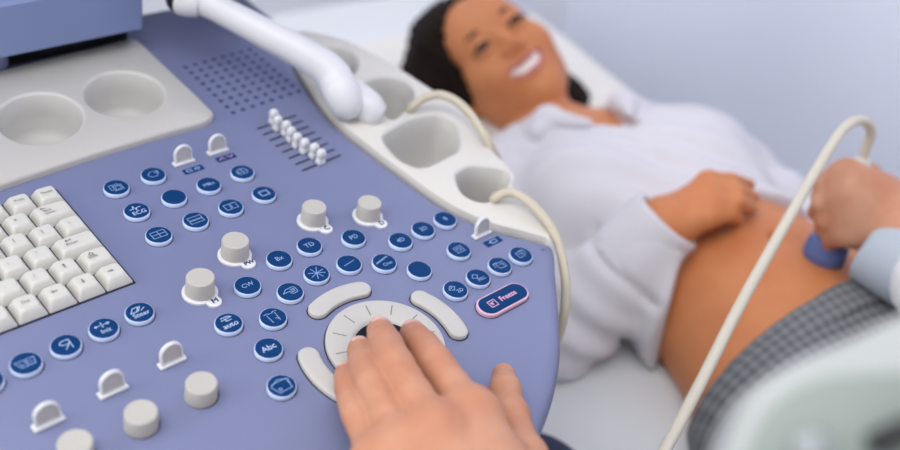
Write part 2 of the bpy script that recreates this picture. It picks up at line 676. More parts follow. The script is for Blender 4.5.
# ------------------------------------------------------------------ examination couch
couch = empty('examination_couch', COUCH)
tag(couch, 'white sheeted examination couch under the reclining patient', 'couch')
bm = bmesh.new()
box(bm, (-0.28, -1.15, 0.55), (0.205, 1.27, 0.650), bev=0.02)
build('mattress', bm, M['sheet'], COUCH, couch, 40)
bm = bmesh.new(); box(bm, (-0.25, -1.12, 0.48), (0.175, 1.24, 0.548), bev=0.008)
build('frame', bm, M['metal'], COUCH, couch, 40)
for sx in (-0.21, 0.14):
    for sy in (-0.95, 0.92):
        bm = bmesh.new(); box(bm, (sx - 0.025, sy - 0.025, 0.0), (sx + 0.025, sy + 0.025, 0.482), bev=0.004)
        build('leg', bm, M['metal'], COUCH, couch, 40)
# pillow
F = Field((-0.29, 0.50, 0.60), (0.29, 1.06, 0.78), 0.006)
X = F.grid()
dx = np.abs(X[0] + .035) / 0.225; dy = np.abs(X[1] - 0.76) / 0.21
hh = 0.040 * np.clip(1 - np.maximum(dx, dy) ** 3.2, 0, 1) ** 0.5 * (1 - 0.25 * np.exp(-((X[0] - 0.02) / 0.09) ** 2 - ((X[1] - 0.70) / 0.10) ** 2))
F.f = (np.abs(X[2] - 0.650 - 0.034) - hh + np.where(np.maximum(dx, dy) > 1, 0.02, 0) + folds(X, 0.0012, 3, 20)).astype(np.float32)
F.f = np.maximum(F.f, (0.649 - X[2]).astype(np.float32))
pl = link_mesh('pillow', np_mesh('pillow', [F.mesh('pillow', 2)]), M['pillow'], COUCH, None, 180)
tag(pl, 'plump cream pillow under the smiling woman\'s head', 'pillow')
#=====SECTION console
mm = 0.001
base_pt = MP @ Vector((-0.18, 0.12, 0)); base_pt.z = 0
console = empty('ultrasound_console', Matrix.Translation(base_pt))
tag(console, 'lilac blue ultrasound console with round dark blue buttons, ivory keys and a trackball', 'ultrasound machine')


def cpart(name, bm, mats, local=Matrix.Identity(4), parent=None, smooth=35, label=None, kind=None, recalc=True):
    o = build(name, bm, mats, MP @ local, parent or console, smooth, recalc)
    return tag(o, label, kind=kind)


# control panel, outline in millimetres
border = [(158, 326), (147, 298), (135, 256), (128.5, 217), (128.5, 189), (129.6, 162), (131, 143), (133.5, 107), (138, 81), (148.5, 55), (162, 36.5)]
front = [(177, 17), (176, 8), (160, -8), (126, -43), (99, -68), (72, -87), (47, -100.5), (20, -113), (-20, -127), (-75, -138), (-150, -143), (-225, -138), (-280, -126), (-330, -108), (-385, -70), (-425, -20)]
pan = [(187, 450), (187, 378)] + border + front + [(-440, 60), (-440, 450)]
pan_s = [tuple(v) for v in spline([(p[0], p[1]) for p in border + front], 4)]
pan_o = ccw([Vector((p[0] * mm, p[1] * mm)) for p in [(187, 450), (186, 378)] + pan_s + [(-440, 60), (-440, 450)]])
CUPS = [(-77.5, 317.5, 30.2, 34.6), (-8, 321.5, 30.6, 33.8)]
CDIR = math.radians(63)


def oval(cx, cy, a, b, n, grow=0.0):
    """oval well: a across, b along the direction CDIR; millimetres in, metres out"""
    o = []
    for i in range(n):
        t = 2 * math.pi * i / n
        p, q = (b + grow) * math.cos(t), (a + grow) * math.sin(t)
        o.append(((cx + p * math.cos(CDIR) - q * math.sin(CDIR)) * mm, (cy + p * math.sin(CDIR) + q * math.cos(CDIR)) * mm))
    return o


cup_holes = [oval(*c, 56, 2.0) for c in CUPS]
bm = bmesh.new()
prof = [(60, -90), (30, -70), (10, -40), (2, -22), (0, -14), (0.6, -9), (2.4, -5), (5.2, -2.2), (9, -0.5), (13, 0)]
loops = [[Vector((p.x, p.y, h * mm)) for p in offset_poly(pan_o, d * mm)] for d, h in prof]
loft(bm, loops, 0, True, False)
plate_with_holes(bm, [(p.x, p.y) for p in loops[-1]], cup_holes, 0.0)
bmesh.ops.remove_doubles(bm, verts=bm.verts, dist=1e-6)
cpart('control_panel', bm, M['blue'], smooth=50)

# cabinet below the panel, with wheels
bm = bmesh.new()
box(bm, (-0.17, -0.13, 0.12), (0.17, 0.30, 0.80), bev=0.02)
yaw = math.atan2(cvec(U_C).y, cvec(U_C).x)
MC = Matrix.Translation(base_pt) @ Matrix.Rotation(yaw, 4, 'Z')
build('cabinet', bm, M['beige'], MC, console, 40)
for sx in (-0.14, 0.14):
    for sy in (-0.09, 0.26):
        bm = bmesh.new()
        tube(bm, [(sx - 0.018, sy, 0.06), (sx + 0.018, sy, 0.06)], 0.06, 24)
        box(bm, (sx - 0.01, sy - 0.02, 0.06), (sx + 0.01, sy + 0.02, 0.125))
        build('caster', bm, M['black'], MC, console, 40)

# cup holder tray
tray = [(-200, 250), (-130, 256), (-60, 260.5), (0, 261.5), (26, 260.5), (41, 266), (42, 300), (42.5, 360), (43, 399), (-77, 393), (-200, 386)]
tray_o = round_poly([(x * mm, y * mm) for x, y in tray], [0, .03, .03, .03, .006, .008, .03, .03, .008, .03, 0], 5)
tray_o = ccw(tray_o)
bm = bmesh.new()
tl = [[Vector((p.x, p.y, h * mm)) for p in offset_poly(tray_o, d * mm)] for d, h in [(0, -0.5), (0, 3.6), (0.6, 5), (2, 6)]]
loft(bm, tl, 0, False, False)
rimh = [oval(*c, 56, 1.6) for c in CUPS]
plate_with_holes(bm, [(p.x, p.y) for p in tl[-1]], rimh, 6 * mm)
bmesh.ops.remove_doubles(bm, verts=bm.verts, dist=1e-6)
ch = cpart('cup_holder_tray', bm, M['grey_white'], smooth=40, label='warm white tray with two round cup wells')
for cx, cy, a_, b_ in CUPS:
    bm = bmesh.new()
    loft(bm, [[Vector((*p, z * mm)) for p in oval(0, 0, a_, b_, 56, g)] for g, z in [(1.6, 6), (.3, 5.4), (-.6, 3.8), (-1.2, -12), (-2.5, -26), (-6, -31), (-14, -33)]], 0, False, True)
    bmesh.ops.reverse_faces(bm, faces=bm.faces)
    cpart('cup_well', bm, M['cup'], T(cx * mm, cy * mm), ch, 50, recalc=False)

# right-hand holder rim with four transducer wells
inner = [(157.5, 328)] + border[1:] + [(175, 19)]
outer_px = [(551, 244), (548, 228), (536, 208), (519, 196), (513, 186), (510, 168), (494, 152), (484, 136), (467, 112), (446, 98), (421, 82), (396, 66), (371, 52), (346, 40), (320, 33), (300, 30)]
RH = 2.4
outer = [tuple(Q(x, y, RH)[:2]) for x, y in outer_px]
rim = [tuple(v) for v in spline([(p[0] * mm, p[1] * mm) for p in inner], 4)] + [tuple(v) for v in spline(outer, 4)]
rim_o = ccw([Vector(p) for p in rim])
wells_px = [
    [(318, 53), (330, 47.5), (345, 48.5), (356, 57), (357, 68), (352, 74), (340, 76), (326, 66)],
    [(362, 88), (372, 79), (388, 77), (401, 80), (412, 88), (413, 98), (404, 110), (393, 119), (380, 109)],
    [(383, 137), (396, 127), (410, 119.5), (434, 115), (449, 119), (458, 128), (459, 148), (450, 155), (425, 167), (410, 164.5), (396, 156)],
    [(456, 177), (461, 170), (472, 166), (490, 167), (506, 170), (511, 177), (505, 189), (496, 197), (485, 201.5), (473, 199.5), (462, 192)]]
wells = [ccw([Vector(tuple(v)) for v in spline([tuple(Q(x, y, RH)[:2]) for x, y in w], 5, True)]) for w in wells_px]
bm = bmesh.new()
rl = [[Vector((p.x, p.y, h * mm)) for p in offset_poly(rim_o, d * mm)] for d, h in [(22, -75), (9, -60), (2, -30), (0, -12), (0, RH - 1.6), (0.3, RH - .5), (1.4, RH)]]
loft(bm, rl, 0, True, False)
plate_with_holes(bm, [(p.x, p.y) for p in rl[-1]], [[(p.x, p.y) for p in offset_poly(w, -2.0 * mm)] for w in wells], RH * mm)
bmesh.ops.remove_doubles(bm, verts=bm.verts, dist=1e-6)
hr = cpart('holder_rim', bm, M['beige'], smooth=45, label='cream rim with four transducer wells')
for w in wells:
    c = sum((p for p in w), Vector((0, 0))) / len(w)
    bm = bmesh.new()
    prof = [(-2.0, RH), (-.7, RH - .6), (0, RH - 2), (1.5, -14), (3.5, -38), (7, -48)]
    loft(bm, [[Vector((p.x - c.x, p.y - c.y, h * mm)) for p in offset_poly(w, d * mm)] for d, h in prof], 0, False, True)
    bmesh.ops.recalc_face_normals(bm, faces=bm.faces)
    cpart('transducer_well', bm, M['cup'], T(c.x, c.y), hr, 50)

# keyboard
KX1, KY0, KP = -103.0, 129.8, 18.3
bm = bmesh.new(); box(bm, (-0.30, (KY0 - .6) * mm, 0.00005), ((KX1 + .8) * mm, (KY0 + 6 * KP + .6) * mm, 0.0007))
cpart('keyboard_bed', bm, M['dark'])
rows = [  # bottom row first; (width in units, legend)
    [(1, '>'), (1, 'v'), (1, '<'), (1, 'Del'), (1, 'Ins'), (1, '')],
    [(1.18, 'Shift'), (1, '^'), (1, '/'), (1, '.'), (1, ','), (1, 'M')],
    [(1.62, 'Enter'), (1, '"'), (1, ';'), (1, 'L'), (1, 'K')],
    [(1.0, '\\'), (1, ']'), (1, '['), (1, 'P'), (1, 'O')],
    [(1.5, 'Back'), (1, '='), (1, '-'), (1, '0'), (1, '9')],
    [(1, 'Pause'), (1, 'PrtSc'), (1, 'ScrLk'), (1, 'F12'), (1, 'F11')]]
ARR = {'>': 0, '^': 90, '<': 180, 'v': -90}
for ri, row in enumerate(rows):
    x = KX1
    for wu, leg in row:
        w = wu * KP
        cx, cy = x - w / 2, KY0 + (ri + .5) * KP
        x -= w
        bm = bmesh.new()
        hw, hh = w / 2 - .45, KP / 2 - .45
        R_ = lambda a, b, c, d, r: round_poly([(a, c), (b, c), (b, d), (a, d)], r, 3)
        loops = []
        for h, ix, iy0, iy1, r in [(0.7, 0, 0, 0, 1.0), (1.6, 0, 0, 0, 1.2), (6.2, 2.3, 3.0, 1.2, 2.2), (7.3, 2.9, 3.8, 1.8, 2.4), (7.6, 4.0, 5.0, 2.8, 2.2), (7.35, 6.2, 6.6, 4.6, 1.6)]:
            loops.append([Vector((p.x, p.y, h)) for p in R_(-hw + ix, hw - ix, -hh + iy0, hh - iy1, r)])
        loft(bm, loops, 0, True, True)
        bmesh.ops.scale(bm, vec=(mm, mm, mm), verts=bm.verts)
        bmesh.ops.recalc_face_normals(bm, faces=bm.faces)
        zt = 7.68 * mm
        if leg in ARR:
            a = math.radians(ARR[leg]); ca, sa = math.cos(a), math.sin(a)
            rt = lambda p: (p[0] * ca - p[1] * sa - 1.2, p[0] * sa + p[1] * ca + 1.2)
            strokes(bm, [[rt((-1.8, 0)), rt((0.6, 0))]], zt, .0007)
            f = bm.faces.new([bm.verts.new((*(c * mm for c in rt(p)), zt)) for p in ((0.2, -1.1), (2, 0), (0.2, 1.1))]); f.material_index = 1
        elif leg == 'Enter' or leg == 'Shift':
            add_text(bm, leg, -w * mm * .12, 0.2 * mm, zt, 3.6 * mm, 1)
            if leg == 'Enter': strokes(bm, [[(-6.5, 3.6), (-3, 3.6), (-3, 4.6)], [(-5.6, 4.4), (-6.5, 3.6), (-5.6, 2.8)]], zt, .0005)
            else: strokes(bm, [[(-4.2, 2.6), (-2.6, 4.8), (-1, 2.6), (-1.8, 2.6), (-1.8, 1.6), (-3.4, 1.6), (-3.4, 2.6), (-4.2, 2.6)]], zt, .0005)
        elif leg == 'Back':
            add_text(bm, 'Back', -3.5 * mm, 1.2 * mm, zt, 3.0 * mm, 1); add_text(bm, 'space', -2.8 * mm, -1.6 * mm, zt, 3.0 * mm, 1)
            strokes(bm, [[(-7, 4.0), (-3.4, 4.0)], [(-6.1, 4.7), (-7, 4.0), (-6.1, 3.3)]], zt, .0005)
        elif leg:
            s = 3.4 if len(leg) > 1 else 4.0
            add_text(bm, leg, (-0.2 if len(leg) > 1 else -1.8) * mm, 1.3 * mm, zt, s * mm, 1)
        o = build('key', bm, [M['key'], M['keyink']], MP @ T(cx * mm, cy * mm), console, 40, False)

# ---------------- round push buttons
sq = lambda a, b, c, d: [(a, b), (c, b), (c, d), (a, d), (a, b)]
ICONS = {
    'prism': ([[(-5.5, 2.5), (-3.5, -2.8), (0.3, -2.8), (-0.7, 2.5), (-5.5, 2.5)], [(0.6, 2.5), (1.4, -2.8), (4.4, -2.8), (5.4, 2.5), (0.6, 2.5)], [(-3.2, 1.2), (-2.6, -1.2), (-1.4, -1.2)], [(2.4, 1), (3.2, -1.5)]], []),
    'mirror': ([[(-1.2, -3.6), (2.2, 0.2)], [(2.8, -3.6), (2.8, 3.4), (-1.4, 3.4), (-2.8, 2.2), (-2.8, 1.0), (-1.2, 0), (2.8, 0)]], []),
    'init': ([[(-4.4, 2.6), (-1, 2.6)], [(-3.4, 3.3), (-4.6, 2.6), (-3.4, 1.9)], [(4.4, 2.6), (1, 2.6)], [(3.4, 3.3), (4.6, 2.6), (3.4, 1.9)], [(0, 4.8), (0, 0.6)]], [('Init', 0.2, -2.7, 4.8, 0)]),
    'steer': ([[(-5.2, 0.8), (-2.6, 4.4), (1.0, 4.4), (-1.4, 0.8), (-5.2, 0.8)], [(-0.4, 0.8), (2.2, 4.4)], [(1.4, 0.8), (4.2, 2.4)]], [('Steer', 0, -2.3, 5.0, .00016)]),
    'pages': ([sq(-2.2, -4, 4, 1.8), [(-3.2, -2.6), (-4.4, -2.6), (-4.4, 3.2), (2, 3.2), (2, 2.4)], sq(-1.0, -2.9, 2.8, 0.7)], []),
    'turn': ([[(-4, 0.4), (-1, 3.4), (2.6, 2.8), (4.4, 0.6), (1.6, -2.8), (-2.4, -2.8), (-4, 0.4)], [(1.2, 1.0), (4.4, 0.6), (3.4, 3.6)]], []),
    'ecg': ([[(-4.2, 2.0), (-1.6, 2.0), (-0.8, 5.0), (0.2, 0.2), (1.0, 2.6), (3.8, 2.6)]], [('ECG', 0.6, -2.8, 5.2, .00012)]),
    'quad': ([sq(-5, -3, 5, 3.4), [(0, -3), (0, 3.4)], [(-5, .2), (5, .2)]], []),
    'rows': ([sq(-5, 0.4, 5, 3.4), sq(-5, -3.2, 5, -0.4)], []),
    'mix': ([], [('MBx', 0, 0, 4.8, 0)]),
    'globe': ([sq(-3.4, -2.6, 3.4, 2.8), [(-5, -1), (-3.4, 0), (-5, 1.6)], [(0, -2.6), (0, 2.8)], [(-3.4, 0), (5, .2)], [(-2, 3.8), (2.4, 3.8)]], []),
    'cols': ([sq(-4.6, -2.8, -0.5, 3), sq(0.5, -2.8, 4.6, 3)], []),
    'one': ([sq(-3.6, -2.8, 3.6, 2.8), sq(-3.0, -2.2, 3.0, 2.2)], []),
    'CW': ([], [('CW', 0, 0, 5.0, .0001)]), 'Bx': ([], [('Bx', 0, 0, 5.6, 0)]), 'TD': ([], [('TD', 0, 0, 5.6, 0)]), 'PD': ([], [('PD', 0, 0, 5.6, 0)]),
    'star': ([[(0, 0), (5.6, 1.0)], [(0, 0), (3.0, 5.0)], [(0, 0), (-1.6, 5.2)], [(0, 0), (-5.4, 2.4)], [(0, 0), (-5.4, -2.0)], [(0, 0), (-2.4, -5.0)], [(0, 0), (2.0, -5.0)], [(0, 0), (5.4, -2.4)]], []),
    'hand': ([[(-5.4, 0.0), (-2.0, 2.8), (3.4, 3.0), (4.8, 1.8), (4.4, -2.4), (1.0, -2.8), (-0.4, -1.6), (-0.4, 0.2), (-5.4, 0.0)], [(0.6, 1.2), (3.4, 1.4), (3.4, 0.2), (0.8, 0.0), (0.8, -1.2), (3.2, -1.0)]], []),
    'auto': ([[(-2.8, 5.2), (2.0, 5.2), (4, 3.8), (-3.4, 3.2)], [(-0.6, 3.2), (-0.6, 1.6), (3.0, 1.6)]], [('auto', 0, -2.2, 5.8, .0002)]),
    'body': ([[(-4.6, 3.8), (-2.4, 4.4), (-1.2, 3.4), (1.2, 3.4), (2.4, 4.4), (4.6, 3.8)], [(-3.0, 3.0), (-2.6, -4.4)], [(3.0, 3.0), (2.6, -4.4)], [(0.8, -1.6), (1.8, -1.6), (1.8, -3.0)]], []),
    'Abc': ([], [('Abc', 0, 0, 6.2, .0002)]),
    'frame': ([[(-6.2, 2.0), (0.0, 5.0), (6.0, 2.6), (4.4, -4.2), (-4.0, -4.6), (-6.2, 2.0)], [(-4.8, 3.4), (4.8, 3.4), (4.8, -4.0)], [(-3.0, -3.2), (-1.6, -3.2), (-1.6, -1.4), (-3.0, -1.4), (-3.0, -3.2)]], []),
    'line': ([[(-4.6, -0.6), (4.8, 1.0)]], []),
    'cine': ([[(-6.0, 1.6), (4.4, 4.0)], [(-6.4, 0.8), (5.2, 3.4)]], [('Cine', 0.8, -2.6, 4.0, 0)]),
    '4D': ([], [('4D', 0, 0, 5.4, 0)]), '3D': ([], [('3D', 0, 0, 5.4, 0)]), 'B': ([], [('B', 0, 0, 5.4, 0)]),
    'page': ([[(-3.4, 3.0), (3.4, 3.0), (3.4, -3.0), (-3.4, -3.0), (-3.4, 3.0)], [(-1.6, 1.6), (1.6, 1.6), (1.6, -1.4), (-0.4, -1.4), (-1.6, 0), (-1.6, 1.6)]], []),
    'disk': ([sq(-2.4, -3, 4, 2.4), [(-4.6, 3.2), (-1, 3.2)], [(-4.6, 3.2), (-4.6, -0.6)], [(0, .6), (2.4, .6), (2.4, -1.4)]], []),
    'disk2': ([sq(-3.4, -2.4, 2.4, 2.8), [(0, 3.6), (4.6, 3.6), (4.6, -1.0)], [(-2, 1), (.6, 1), (.6, -.8)]], []),
    'save': ([[(-4.8, 1.2), (-2.2, 4.0), (0.8, 2.0), (-1.6, -0.6), (-4.8, 1.2)]], [('REC', 1.0, -2.6, 3.8, 0)]),
    'two': ([[(-4.8, 1.6), (-2.0, 4.4), (1.0, 2.2), (-1.6, -0.4), (-4.8, 1.6)], [(-3.0, 1.8), (-0.8, 3.0)]], [('2D', 1.8, -2.6, 4.4, 0)]),
    'sound': ([[(-4, -1.6), (-1.6, -1.6), (1.2, -3.6), (1.2, 3.6), (-1.6, 1.6), (-4, 1.6), (-4, -1.6)], [(2.8, -1.6), (3.4, 0), (2.8, 1.6)]], []),
    '': ([], []),
}
WHITE = {'steer', 'ecg', 'auto', 'Abc', 'mirror', 'init'}
BUTTONS = [
    (26, 363.1, 'prism'), (65.8, 345.1, 'mirror'), (103.8, 328.2, 'init'), (139.6, 312.2, 'steer'), (-13, 381, 'sound'),
    (116.3, 187.3, 'pages'), (153.3, 174.6, 'turn'), (136.8, 210.5, 'ecg'), (174.1, 196.9, ''), (158.8, 234.7, 'quad'), (195.8, 220, 'rows'),
    (208.9, 184.5, 'mix'), (242.4, 172, 'globe'), (230.9, 206.7, 'cols'), (264.1, 193.4, 'one'),
    (247.6, 285.3, 'CW'), (279.3, 258.7, 'Bx'), (309.5, 245.3, 'TD'), (316.7, 273.3, 'star'), (290.3, 291.7, 'hand'), (228.7, 322.9, 'auto'), (273.2, 317.3, 'body'),
    (268.7, 348.1, 'Abc'), (281.7, 385.7, 'frame'), (353.7, 237.3, 'PD'), (349.2, 263.5, 'line'), (384.4, 262.1, 'cine'), (400.7, 240.3, '4D'), (423.3, 229.1, '3D'), (419.6, 269.3, ''), (445.3, 219, 'B'),
    (459, 249.7, 'page'), (521, 254.7, 'disk2'), (500, 265.3, 'disk'), (478.3, 277.3, 'save'), (455.7, 289.3, 'two')]


def button_base(n=44):
    bm = bmesh.new()
    lathe(bm, [(9.3, 0.02), (9.3, 0.1), (8.6, 0.12)], n, 1, 0.2, -0.2, True, True)  # dark gap round the button, set off sideways to paint its shadow too
    lathe(bm, [(8.85, 0.1), (8.85, 2.5), (8.7, 3.0), (8.4, 3.2), (8.1, 3.15)], n, 0)
    bmesh.ops.scale(bm, vec=(mm, mm, mm), verts=bm.verts)
    bmesh.ops.recalc_face_normals(bm, faces=bm.faces)
    return bm


bmb = button_base()
btn_me = bpy.data.meshes.new('push_button'); bmb.to_mesh(btn_me); bmb.free()
for px, py, ic in BUTTONS:
    q = Q(px, py, 3.2)
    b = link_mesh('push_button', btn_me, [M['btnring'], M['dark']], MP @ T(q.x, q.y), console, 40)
    bm = bmesh.new()
    lathe(bm, [(8.3, 2.9), (8.3, 3.25), (8.0, 3.42), (5, 3.5), (1.5, 3.52)], 44, 0)
    bmesh.ops.scale(bm, vec=(mm, mm, mm), verts=bm.verts)
    bmesh.ops.recalc_face_normals(bm, faces=bm.faces)
    L, tx = ICONS[ic]
    strokes(bm, L, 3.58 * mm, .00042 if ic not in WHITE else .0005, 1)
    for s, x, y, sz, bold in tx:
        add_text(bm, s, x * mm, y * mm, 3.58 * mm, sz * mm, 1, bold * .15)
    build('button_cap', bm, [M['btncap'], M['legendw' if ic in WHITE else 'legend']], WM[b.name], b, 40, False)


def capsule_outline(a, b, r, n=14):
    a, b = Vector(a), Vector(b)
    d = (b - a).normalized(); t0 = math.atan2(d.y, d.x)
    return [b + Vector((math.cos(t0 - math.pi / 2 + math.pi * i / n), math.sin(t0 - math.pi / 2 + math.pi * i / n))) * r for i in range(n + 1)] + \
           [a + Vector((math.cos(t0 + math.pi / 2 + math.pi * i / n), math.sin(t0 + math.pi / 2 + math.pi * i / n))) * r for i in range(n + 1)]


# freeze button
a, b = Q(489.2, 305.6, 3.2), Q(516.6, 291.2, 3.2)
c = (a + b) / 2; hl = (b - a).length / 2
ang = math.atan2((b - a).y, (b - a).x)
fl = T(c.x, c.y) @ Matrix.Rotation(ang, 4, 'Z')
bm = bmesh.new()
slab(bm, capsule_outline((-hl, 0), (hl, 0), 8.9 * mm), [(0, .1 * mm), (0, 2.4 * mm), (.5 * mm, 3.1 * mm), (1.4 * mm, 3.2 * mm)], 0)
slab(bm, capsule_outline((-hl, 0), (hl, 0), 9.6 * mm), [(0, .02 * mm), (0, .1 * mm)], 1)
fz = cpart('freeze_button', bm, [M['pinkring'], M['dark']], fl, label='long oval pink rimmed button reading Freeze')
bm = bmesh.new()
slab(bm, capsule_outline((-hl, 0), (hl, 0), 7.7 * mm), [(0, 2.8 * mm), (0, 3.3 * mm), (.4 * mm, 3.5 * mm)], 0)
bmesh.ops.recalc_face_normals(bm, faces=bm.faces)
add_text(bm, 'Freeze', 4.6 * mm, 0, 3.56 * mm, 6.2 * mm, 1, .0001, .92)
strokes(bm, [sq(-13.2, -2.8, -7.0, 2.8), [(-11.6, -1.2), (-11.6, 1.2), (-10.2, -1.2), (-10.2, 1.2), (-8.6, 1.2)]], 3.56 * mm, .0006, 1)
cpart('button_cap', bm, [M['btncap'], M['legendp']], fl, fz, recalc=False)

# trackball, its ring and the three arc keys
bm = bmesh.new()
lathe(bm, [(39.6, .02), (39.6, .12), (38, .13)], 72, 1)
lathe(bm, [(38.7, .1), (38.7, 2.2), (38.2, 2.9), (37, 3.2), (23.5, 2.4), (21.5, 1.6), (20.4, .3)], 72, 0, 0, 0, False, False)
lathe(bm, [(20.6, .2), (10, .2)], 40, 1)
for k in range(12):
    a0 = math.radians(30 * k + 14)
    for r0, r1, w_, z_, mi_ in ((25.5, 34.5, .9, 3.12, 2),):
        ca, sa = math.cos(a0), math.sin(a0)
        pts = [(r0, -w_ / 2), (r1, -w_ / 2), (r1, w_ / 2), (r0, w_ / 2)]
        vv = []
        for rr, ww in pts:
            zz = 2.4 + (rr - 23.5) / 13.5 * .8 + .05
            vv.append(bm.verts.new((rr * ca - ww * sa, rr * sa + ww * ca, zz)))
        f = bm.faces.new(vv); f.material_index = mi_
bmesh.ops.scale(bm, vec=(mm, mm, mm), verts=bm.verts)
ring = cpart('trackball_ring', bm, [M['grey_white'], M['dark'], M['notch']], smooth=40, label='pale round ring with radial notches')
bm = bmesh.new()
bmesh.ops.create_uvsphere(bm, u_segments=40, v_segments=24, radius=0.0192)
bmesh.ops.delete(bm, geom=[v for v in bm.verts if v.co.z < 0.0107], context='VERTS')
cpart('trackball', bm, M['ball'], T(0, 0, -0.0104), smooth=180, label='black trackball')


def arc_outline(r0, r1, a0, a1, n=18):
    rm, hw = (r0 + r1) / 2, (r1 - r0) / 2
    da = hw / rm
    out = []
    A0, A1 = math.radians(a0) + da, math.radians(a1) - da
    for i in range(n + 1):
        t = A0 + (A1 - A0) * i / n; out.append((r1 * math.cos(t), r1 * math.sin(t)))
    cx, cy = rm * math.cos(A1), rm * math.sin(A1)
    for i in range(1, 10):
        t = A1 + math.pi * i / 10; out.append((cx + hw * math.cos(t), cy + hw * math.sin(t)))
    for i in range(n + 1):
        t = A1 + (A0 - A1) * i / n; out.append((r0 * math.cos(t), r0 * math.sin(t)))
    cx, cy = rm * math.cos(A0), rm * math.sin(A0)
    for i in range(1, 10):
        t = A0 + math.pi + math.pi * i / 10; out.append((cx + hw * math.cos(t), cy + hw * math.sin(t)))
    return [(x * mm, y * mm) for x, y in out]


for a0, a1 in ((62.5, 119), (-27, 30.5), (152, 208)):
    bm = bmesh.new()
    ol = arc_outline(44.2, 57.4, a0, a1)
    slab(bm, ol, [(-.9 * mm, .02 * mm), (-.9 * mm, .1 * mm)], 1)
    slab(bm, ol, [(0, .1 * mm), (0, 2.6 * mm), (.35 * mm, 3.2 * mm), (1.1 * mm, 3.5 * mm), (4 * mm, 3.6 * mm)], 0)
    cpart('arc_key', bm, [M['grey_white'], M['dark']], smooth=45)


# knobs
def knob(px, py, h, r, letter=None):
    q = Q(px, py, h)
    loc = T(q.x, q.y)
    bm = bmesh.new()
    z0 = 2.0 if letter else 0.15
    lathe(bm, [(r + .45, z0), (r + .3, z0 + 2), (r + .1, h - 1.2), (r - .25, h - .35), (r - 1.0, h), (r - 1.5, h - .1), (r * .5, h - .15)], 44)
    lathe(bm, [(r + .8, .02), (r + .8, .14)], 44, 1, .3, -.4)  # dark disc set off to one side, the knob's shadow painted on
    bmesh.ops.scale(bm, vec=(mm, mm, mm), verts=bm.verts)
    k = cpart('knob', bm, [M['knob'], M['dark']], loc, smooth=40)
    if letter:
        bm = bmesh.new()
        a0 = math.radians(-76)
        R1, R2, dd = 11.4, 4.9, 12.4
        cx, cy = dd * math.cos(a0), dd * math.sin(a0)
        pf = [(0, .03 * mm), (0, 1.4 * mm), (.5 * mm, 1.9 * mm), (1 * mm, 2.0 * mm)]
        slab(bm, [(R1 * math.cos(t) * mm, R1 * math.sin(t) * mm) for t in np.linspace(0, 2 * math.pi, 41)[:-1]], pf, 0)
        slab(bm, capsule_outline((cx * .5 * mm, cy * .5 * mm), (cx * mm, cy * mm), R2 * mm), pf, 0)
        bmesh.ops.recalc_face_normals(bm, faces=bm.faces)
        add_text(bm, letter, (cx + .4) * mm, (cy - .3) * mm, 2.1 * mm, (5.8 if len(letter) == 1 else 4.8) * mm, 1, .00022)
        cpart('knob_flange', bm, [M['white'], M['ink']], loc, k, recalc=False)
    return k


knob(200.4, 276.8, 14.5, 9.0, 'M'); knob(235.6, 239.8, 14.5, 9.0, 'PW'); knob(314.5, 206.3, 14.5, 8.6, 'C'); knob(370.0, 201.8, 14.5, 8.6, 'D')
for px, py in ((201.5, 382.5), (141, 411.5), (75, 442)):
    knob(px, py, 11.5, 9.0)


# paddle switches
def paddle(px, py, rot=0.0, tilt=8, plaque=None):
    q = Q(px, py, 0.5)
    loc = T(q.x, q.y) @ Matrix.Rotation(math.radians(rot), 4, 'Z')
    bm = bmesh.new()
    box(bm, (-8.6 * mm, -2.2 * mm, .1 * mm), (8.6 * mm, 3.4 * mm, 2.0 * mm), bev=.5 * mm)
    base = cpart('paddle_switch', bm, M['white'], loc, smooth=40)
    bm = bmesh.new()
    ol = [(-7.2, 0), (7.2, 0)] + [(7.2 * math.cos(t), 6.6 + 7.2 * math.sin(t)) for t in np.linspace(0, math.pi, 22)]
    ol = [(x * mm, y * mm) for x, y in ol]
    slab(bm, ol, [(.5 * mm, -1.5 * mm), (0, -1.0 * mm), (0, 1.0 * mm), (.5 * mm, 1.5 * mm), (1.3 * mm, 1.5 * mm)], 0, True, False)
    slab(bm, ol, [(1.3 * mm, 1.5 * mm), (1.5 * mm, 1.0 * mm)], 1, False, True)
    lm = loc @ T(0, 0.9 * mm, 1.5 * mm) @ Matrix.Rotation(math.radians(90 - tilt), 4, 'X')
    cpart('lever', bm, [M['white'], M['paddle']], lm, base, smooth=40)
    if plaque:
        qq = Q(plaque[0], plaque[1], .3)
        bm = bmesh.new()
        box(bm, (-8.0 * mm, -3.0 * mm, .05 * mm), (8.0 * mm, 3.0 * mm, .35 * mm))
        bmesh.ops.recalc_face_normals(bm, faces=bm.faces)
        strokes(bm, plaque[2], .4 * mm, .0007, 1)
        cpart('label_plate', bm, [M['btncap'], M[plaque[3]]], T(qq.x, qq.y), recalc=False)


paddle(184, 163, plaque=(193.5, 169.5, [sq(-5.5, -1.2, -1.5, 1.4), [(1, 0), (3, 1.6), (5.5, 0), (3, -1.4), (1, 0)]], 'legend'))
paddle(218, 152, plaque=(226, 157.5, [[(-6, -1), (-3, 1.2), (-1, -1)], [(1.5, 1.2), (4, -1), (6, 1)]], 'legendp'))
paddle(172.5, 363, 0); paddle(113.5, 392, 0); paddle(49, 424, 0)
paddle(482, 235, 0, 10, plaque=(493, 241.5, [sq(-2, -1.4, 3.4, 1.6), [(-4, 0), (-2, 0)]], 'legend'))

